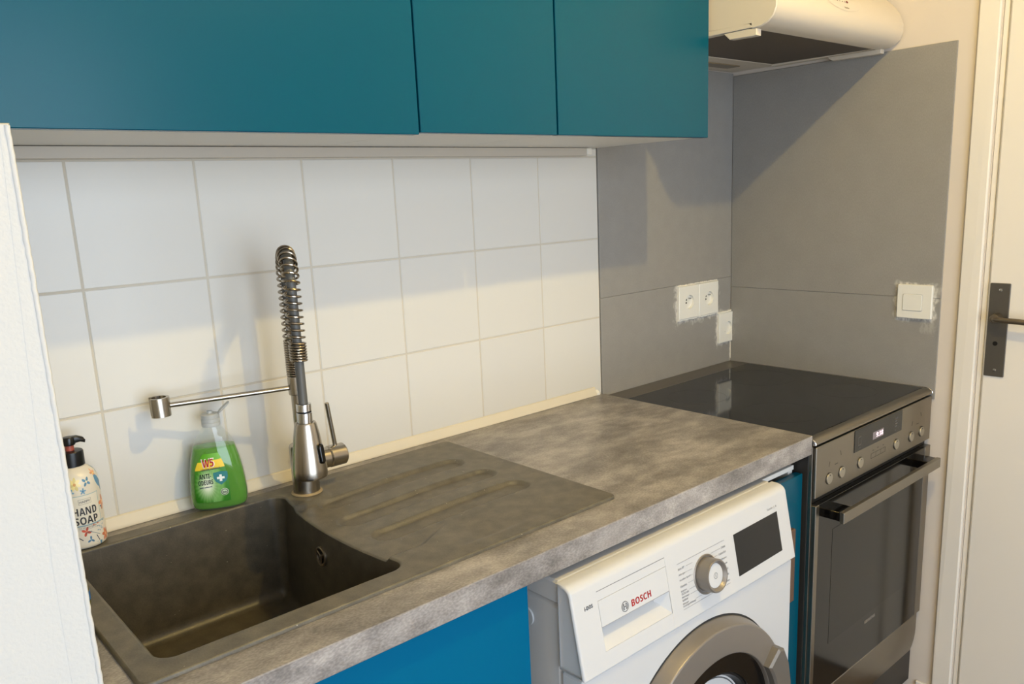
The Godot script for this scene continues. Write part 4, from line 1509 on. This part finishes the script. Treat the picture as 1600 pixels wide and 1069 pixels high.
	for q in [[-0.0030, -0.0046, -0.0020, 0.0046], [0.0020, -0.0046, 0.0030, 0.0046], [-0.0020, -0.0005, 0.0020, 0.0005]]:
		bent(g, PackedVector2Array([Vector2(q[0], q[1]), Vector2(q[2], q[1]), Vector2(q[2], q[3]), Vector2(q[0], q[3])]), pc, 0.0003)
	part("emblem", g.commit(), M.ink, dr, "round emblem with an armature")
	# outline seam round the drawer field
	g = G.new()
	var ro := rrect(0.4535, 0.7055, 0.6805, 0.8225, 0.006, 5)
	var ri := G.inset(ro, 0.0010)
	for i in ro.size():
		var j := (i + 1) % ro.size()
		g.quad(on.call(ro[i].x, ro[i].y, 0.0003), on.call(ro[j].x, ro[j].y, 0.0003), on.call(ri[j].x, ri[j].y, 0.0003), on.call(ri[i].x, ri[i].y, 0.0003))
	part("seam", g.commit(), mat(Color(0.42, 0.42, 0.43), 0.6), front)
	boxpart("seam", V(dx0 + 0.001, 0.7655, ra.z - 0.002), V(dx1 - 0.001, 0.7665, ra.z + 0.0009), M.pale_ink, dr, 0.0)
	g = G.new()
	g.text("i-DOS", 0.0062, put.call(0.4765, 0.8055), 0.018)
	part("lettering", g.commit(), M.ink, front)
	g = G.new()
	var names := [["Auto 30°", 0.7915], ["Allergie +", 0.7815], ["Textiles Sport", 0.7722], ["Chemises", 0.7620], ["Express", 0.7535], ["15/30 min", 0.7490], ["Nettoyage", 0.7430], ["tambour", 0.7385], ["Rinçage", 0.7320], ["Essorage/Vidange", 0.7278]]
	for k in names.size():
		var w := 0.0022 * String(names[k][0]).length()
		g.text(names[k][0], 0.0040, put.call(0.6925 + w * 0.5, names[k][1]), w, false)
	var names2 := [["Coton", 0.7905], ["Coton Eco", 0.7812], ["Synthétiques", 0.7705], ["Mix rapide", 0.7605], ["Délicat", 0.7505], ["Laine", 0.7405], ["Imperméables", 0.7290]]
	for k in names2.size():
		var w := 0.0024 * String(names2[k][0]).length()
		g.text(names2[k][0], 0.0042, put.call(0.829 - w * 0.5, names2[k][1]), w, false)
	g.text("Serie | 6", 0.0052, put.call(0.990, 0.8135), 0.032, false)
	part("lettering", g.commit(), M.pale_ink, front, "small grey programme names")
	g = G.new()
	for q in [[0.692, 0.8005, 0.829, 0.8012], [0.692, 0.7225, 0.829, 0.7232], [0.715, 0.7912, 0.733, 0.7917], [0.717, 0.7812, 0.730, 0.7817], [0.724, 0.7718, 0.730, 0.7723], [0.715, 0.7618, 0.730, 0.7623], [0.714, 0.7508, 0.733, 0.7513], [0.716, 0.7420, 0.738, 0.7425], [0.727, 0.7300, 0.745, 0.7305], [0.787, 0.7902, 0.814, 0.7907], [0.795, 0.7810, 0.804, 0.7815]]:
		bent(g, PackedVector2Array([Vector2(q[0], q[1]), Vector2(q[2], q[1]), Vector2(q[2], q[3]), Vector2(q[0], q[3])]), put.call(0.0, 0.0), 0.0002)
	part("guide_line", g.commit(), M.pale_ink, front)
	# dial
	var dt := Transform3D(Basis(V(1, 0, 0), pn, V(1, 0, 0).cross(pn)), on.call(0.7655, 0.7600, 0.0))
	g = G.new()
	g.lathe([Vector2(0.0350, -0.0005), Vector2(0.0350, 0.0012), Vector2(0.0338, 0.0022), Vector2(0.0305, 0.0012)], 48, dt)
	var dial := part("dial", g.commit(), M.silver, o, "silver programme dial with a white centre")
	g = G.new()
	g.lathe([Vector2(0.0300, 0.0), Vector2(0.0292, 0.0235), Vector2(0.0280, 0.0252), Vector2(0.0258, 0.0252), Vector2(0.0215, 0.0205), Vector2(0.0212, 0.0195)], 48, dt)
	part("grip", g.commit(), M.silver, dial)
	g = G.new()
	g.lathe([Vector2(0.0213, 0.0195), Vector2(0.020, 0.0203), Vector2(0.0, 0.0206)], 40, dt)
	part("centre_button", g.commit(), M.appliance, dial, "white round start button")
	g = G.new()
	for i in 32:
		var a := TAU * i / 32
		var b := TAU * (i + 1) / 32
		g.quad(dt * V(sin(a) * 0.0046, 0.0208, cos(a) * 0.0046), dt * V(sin(a) * 0.0053, 0.0208, cos(a) * 0.0053), dt * V(sin(b) * 0.0053, 0.0208, cos(b) * 0.0053), dt * V(sin(b) * 0.0046, 0.0208, cos(b) * 0.0046))
	g.quad(dt * V(-0.0005, 0.0208, 0.0026), dt * V(0.0005, 0.0208, 0.0026), dt * V(0.0005, 0.0208, -0.0026), dt * V(-0.0005, 0.0208, -0.0026))
	part("power_mark", g.commit(), M.ink, dial)
	# display
	g = G.new()
	var pr := PackedVector2Array([Vector2(0.858, 0.7245), Vector2(1.0045, 0.7270), Vector2(1.0045, 0.8035), Vector2(0.858, 0.8015)])
	bent(g, pr, func(x: float, y: float, z: float) -> Vector3: return on.call(x, y, -0.0003 + z), 0.0012)
	part("display", g.commit(), M.black_gloss, front, "black touch display")
	# porthole door
	var c := V(0.7500, 0.4365, 0.0)
	var ct := Transform3D(Basis(V(1, 0, 0), V(0, 0, 1), V(0, -1, 0)), c)
	g = G.new()
	g.lathe([Vector2(0.2360, 0.655), Vector2(0.2355, 0.662), Vector2(0.2300, 0.682), Vector2(0.2285, 0.6845), Vector2(0.2260, 0.6855), Vector2(0.1800, 0.6880), Vector2(0.1780, 0.6870), Vector2(0.1765, 0.6830), Vector2(0.1760, 0.6600)], 96, ct)
	var door := part("door_ring", g.commit(), M.silver, o, "wide silver grey door ring")
	g = G.new()
	g.lathe([Vector2(0.2395, 0.6560), Vector2(0.2395, 0.6570), Vector2(0.2352, 0.6570)], 96, ct)
	part("door_gap", g.commit(), mat(Color(0.16, 0.16, 0.16), 0.6), door, "dark gap round the door ring")
	g = G.new()
	g.lathe([Vector2(0.1765, 0.6790), Vector2(0.1400, 0.6750), Vector2(0.1370, 0.6740), Vector2(0.1350, 0.6660)], 72, ct)
	part("inner_ring", g.commit(), M.black_gloss, door, "dark glossy inner ring")
	g = G.new()
	g.lathe([Vector2(0.1355, 0.6700), Vector2(0.1310, 0.6690), Vector2(0.1190, 0.6450), Vector2(0.1060, 0.6200), Vector2(0.0800, 0.6100), Vector2(0.0, 0.6050)], 64, ct)
	part("glass_bowl", g.commit(), mat(Color(0.10, 0.105, 0.11), 0.28, 0.0, 0.35), door, "dark grey glass bowl")
	g = G.new()
	g.lathe([Vector2(0.1220, 0.6560), Vector2(0.1200, 0.6585), Vector2(0.1090, 0.6400), Vector2(0.1100, 0.6370)], 64, ct)
	part("bowl_rim", g.commit(), mat(Color(0.34, 0.36, 0.37), 0.35), door, "paler rim inside the glass bowl")
	# door grip on the right
	g = G.new()
	var hp := PackedVector2Array()
	for i in 19:
		var a := lerpf(0.62, -0.62, i / 18.0)
		hp.append(Vector2(c.x + cos(a) * 0.1785, c.y + sin(a) * 0.1785))
	for q in [[0.936, 0.318], [0.958, 0.345], [0.972, 0.390], [0.976, 0.4365], [0.972, 0.483], [0.962, 0.528], [0.946, 0.560], [0.928, 0.566]]:
		hp.append(Vector2(q[0], q[1]))
	g.prism(hp, 0.672, 0.7035, Transform3D(), 0.004)
	part("door_grip", g.commit(30.0), mat(Color(0.46, 0.44, 0.41), 0.4, 0.4), door, "raised grip plate on the ring")
	# transport cap on the side
	g = G.new()
	g.lathe([Vector2(0.0, 0.0), Vector2(0.016, 0.0), Vector2(0.0155, 0.003), Vector2(0.0, 0.0036)], 28, Transform3D(Basis(V(0, 0, 1), V(-1, 0, 0), V(0, -1, 0)), V(x0 + 0.0015, 0.762, 0.533)))
	part("transport_cap", g.commit(), mat(Color(0.72, 0.73, 0.73), 0.4), o, "round grey cap on the side")

# ---------------------------------------------------------------- sockets and switch
func ragged(a: Vector3, b: Vector3, r: float, seed_at: int) -> ArrayMesh:
	var nz := noise(seed_at, 0.9, 2)
	var path := PackedVector3Array()
	for i in 30:
		path.append(a.lerp(b, i / 29.0) + V(0, nz.get_noise_1d(i) * r * 0.9, 0))
	var g := G.new()
	g.tube(path, r, 7)
	return g.commit(60.0)

func socket_face(o: Node3D, cx: float, cy: float, x0: float, x1: float, y0: float, y1: float, clip_r := 99.0) -> void:
	var z0 := 0.0027
	var zf := 0.0108
	var hole_r := 0.0200
	var deep := zf - 0.0033
	# frame plate with a round hole
	var g := G.new()
	var n := 48
	var outer: Array[Vector2] = []
	var innr: Array[Vector2] = []
	for i in n:
		var a := TAU * i / n
		var d := Vector2(cos(a), sin(a))
		var t := 99.0
		if d.x > 1e-6: t = minf(t, (x1 - cx) / d.x)
		if d.x < -1e-6: t = minf(t, (x0 - cx) / d.x)
		if d.y > 1e-6: t = minf(t, (y1 - cy) / d.y)
		if d.y < -1e-6: t = minf(t, (y0 - cy) / d.y)
		outer.append(Vector2(cx, cy) + d * t)
		var hr := minf(hole_r, t * 0.98)
		innr.append(Vector2(cx, cy) + d * hr)
	# snap ring points to the corners
	for q in [Vector2(x0, y0), Vector2(x1, y0), Vector2(x1, y1), Vector2(x0, y1)]:
		var best := 0
		for i in n:
			if outer[i].distance_to(q) < outer[best].distance_to(q):
				best = i
		outer[best] = q
	for i in n:
		var j := (i + 1) % n
		var o0 := outer[i]
		var o1 := outer[j]
		var e0 := o0 + (Vector2(cx, cy) - o0).normalized() * 0.0016
		var e1 := o1 + (Vector2(cx, cy) - o1).normalized() * 0.0016
		g.quad(V(o0.x, o0.y, z0), V(o1.x, o1.y, z0), V(o1.x, o1.y, zf - 0.0014), V(o0.x, o0.y, zf - 0.0014))
		g.quad(V(o0.x, o0.y, zf - 0.0014), V(o1.x, o1.y, zf - 0.0014), V(e1.x, e1.y, zf), V(e0.x, e0.y, zf))
		g.quad(V(e0.x, e0.y, zf), V(e1.x, e1.y, zf), V(innr[j].x, innr[j].y, zf), V(innr[i].x, innr[i].y, zf))
		var m0 := Vector2(cx, cy) + (innr[i] - Vector2(cx, cy)) * 0.95
		var m1 := Vector2(cx, cy) + (innr[j] - Vector2(cx, cy)) * 0.95
		g.quad(V(innr[i].x, innr[i].y, zf), V(innr[j].x, innr[j].y, zf), V(m1.x, m1.y, zf - deep), V(m0.x, m0.y, zf - deep))
		g.tri(V(m0.x, m0.y, zf - deep), V(m1.x, m1.y, zf - deep), V(cx, cy, zf - deep))
	part("faceplate", g.commit(30.0), M.socket, o)

func outlets() -> void:
	var o := thing("wall_socket", "white double wall socket set in the grey board", "socket")
	for q in [[1.5365, 1.6305], [1.6315, 1.7255]]:
		var cx: float = (q[0] + q[1]) * 0.5 + 0.002
		socket_face(o, cx, 1.1005, q[0], q[1], 1.0525, 1.1475)
		for h in [[-0.0068, 0.006], [-0.0075, -0.003]]:
			var g := G.new()
			g.rod(V(cx + h[0], 1.1005 + h[1], 0.0030), V(cx + h[0], 1.1005 + h[1], 0.0037), 0.0028, 14)
			part("contact_hole", g.commit(), M.black, o)
		var g2 := G.new()
		g2.rod(V(cx + 0.004, 1.110, 0.0032), V(cx + 0.004, 1.110, 0.0110), 0.0024, 14, 0.0018)
		part("earth_pin", g2.commit(), M.chrome, o)
	part("sealant", ragged(V(1.535, 1.0500, 0.005), V(1.728, 1.0510, 0.005), 0.0034, 5), M.sealant, o, "ragged white sealant bead")
	part("sealant", ragged(V(1.535, 1.1485, 0.0035), V(1.728, 1.1490, 0.0035), 0.0014, 6), M.sealant, o)

	o = thing("wall_socket", "white single wall socket cut off in the corner", "socket")
	socket_face(o, 1.7795, 0.998, 1.7335, 1.8015, 0.955, 1.046)
	var g := G.new()
	g.rod(V(1.772, 0.985, 0.0030), V(1.772, 0.985, 0.0037), 0.0024, 12)
	part("contact_hole", g.commit(), M.black, o)
	part("sealant", ragged(V(1.728, 1.0470, 0.0045), V(1.8005, 1.0480, 0.0045), 0.0026, 9), M.sealant, o)
	part("sealant", ragged(V(1.8005, 0.957, 0.0040), V(1.8010, 0.90, 0.0040), 0.0014, 11), M.sealant, o)

	o = thing("light_switch", "square white light switch on the grey board beside the door", "switch")
	var t := Transform3D(Basis(V(0, 0, 1), V(0, 1, 0), V(-1, 0, 0)), V(1.8026, 0, 0))
	g = G.new()
	g.prism(rrect(0.5075, 1.0675, 0.5945, 1.1545, 0.003, 3), 0.0, 0.009, t, 0.0018)
	part("faceplate", g.commit(30.0), M.socket, o)
	g = G.new()
	g.prism(rrect(0.5225, 1.0875, 0.5715, 1.1305, 0.003, 3), 0.009, 0.0096, t, 0.0002)
	part("surround", g.commit(30.0), M.pale_ink, o)
	g = G.new()
	g.prism(rrect(0.5232, 1.0882, 0.5708, 1.1298, 0.003, 3), 0.009, 0.0112, t, 0.0008)
	part("rocker", g.commit(30.0), M.socket, o, "rectangular rocker")

# ---------------------------------------------------------------- ceiling lamp (above the picture)
func lamp() -> void:
	var at := V(0.68, 2.37, 1.25)
	var o := thing("pendant_bulb", "bare warm bulb hanging from the ceiling above the units", "lamp")
	var g := G.new()
	g.lathe([Vector2(0.045, 2.478), Vector2(0.048, 2.4995), Vector2(0.0, 2.4995)], 28, Transform3D(Basis(), V(at.x, 0, at.z)))
	g.lathe([Vector2(0.0, 2.477), Vector2(0.045, 2.478)], 28, Transform3D(Basis(), V(at.x, 0, at.z)))
	part("ceiling_cap", g.commit(), M.white, o)
	g = G.new()
	g.rod(V(at.x, at.y + 0.062, at.z), V(at.x, 2.48, at.z), 0.003, 10)
	part("cord", g.commit(), M.white, o)
	g = G.new()
	g.lathe([Vector2(0.014, at.y + 0.026), Vector2(0.018, at.y + 0.032), Vector2(0.018, at.y + 0.055), Vector2(0.008, at.y + 0.065), Vector2(0.0, at.y + 0.065)], 24, Transform3D(Basis(), V(at.x, 0, at.z)))
	part("holder", g.commit(), M.white, o)
	var em := mat(Color(1, 0.95, 0.85), 0.3)
	em.emission_enabled = true
	em.emission = Color(1.0, 0.87, 0.60)
	em.emission_energy_multiplier = 6.0
	g = G.new()
	var prof: Array = [Vector2(0.0, at.y - 0.031)]
	for i in range(1, 15):
		var a := -PI / 2 + PI * 0.86 * i / 14.0
		prof.append(Vector2(cos(a) * 0.031, at.y + sin(a) * 0.031))
	g.lathe(prof, 28, Transform3D(Basis(), V(at.x, 0, at.z)))
	part("bulb", g.commit(), em, o)
	var l := OmniLight3D.new()
	l.name = "bulb_light"
	l.light_color = Color(1.0, 0.881, 0.545)
	l.light_energy = 1.06
	l.omni_range = 8.0
	l.omni_attenuation = 2.0
	l.light_size = 0.02
	l.shadow_enabled = true
	l.position = at
	add_child(l)
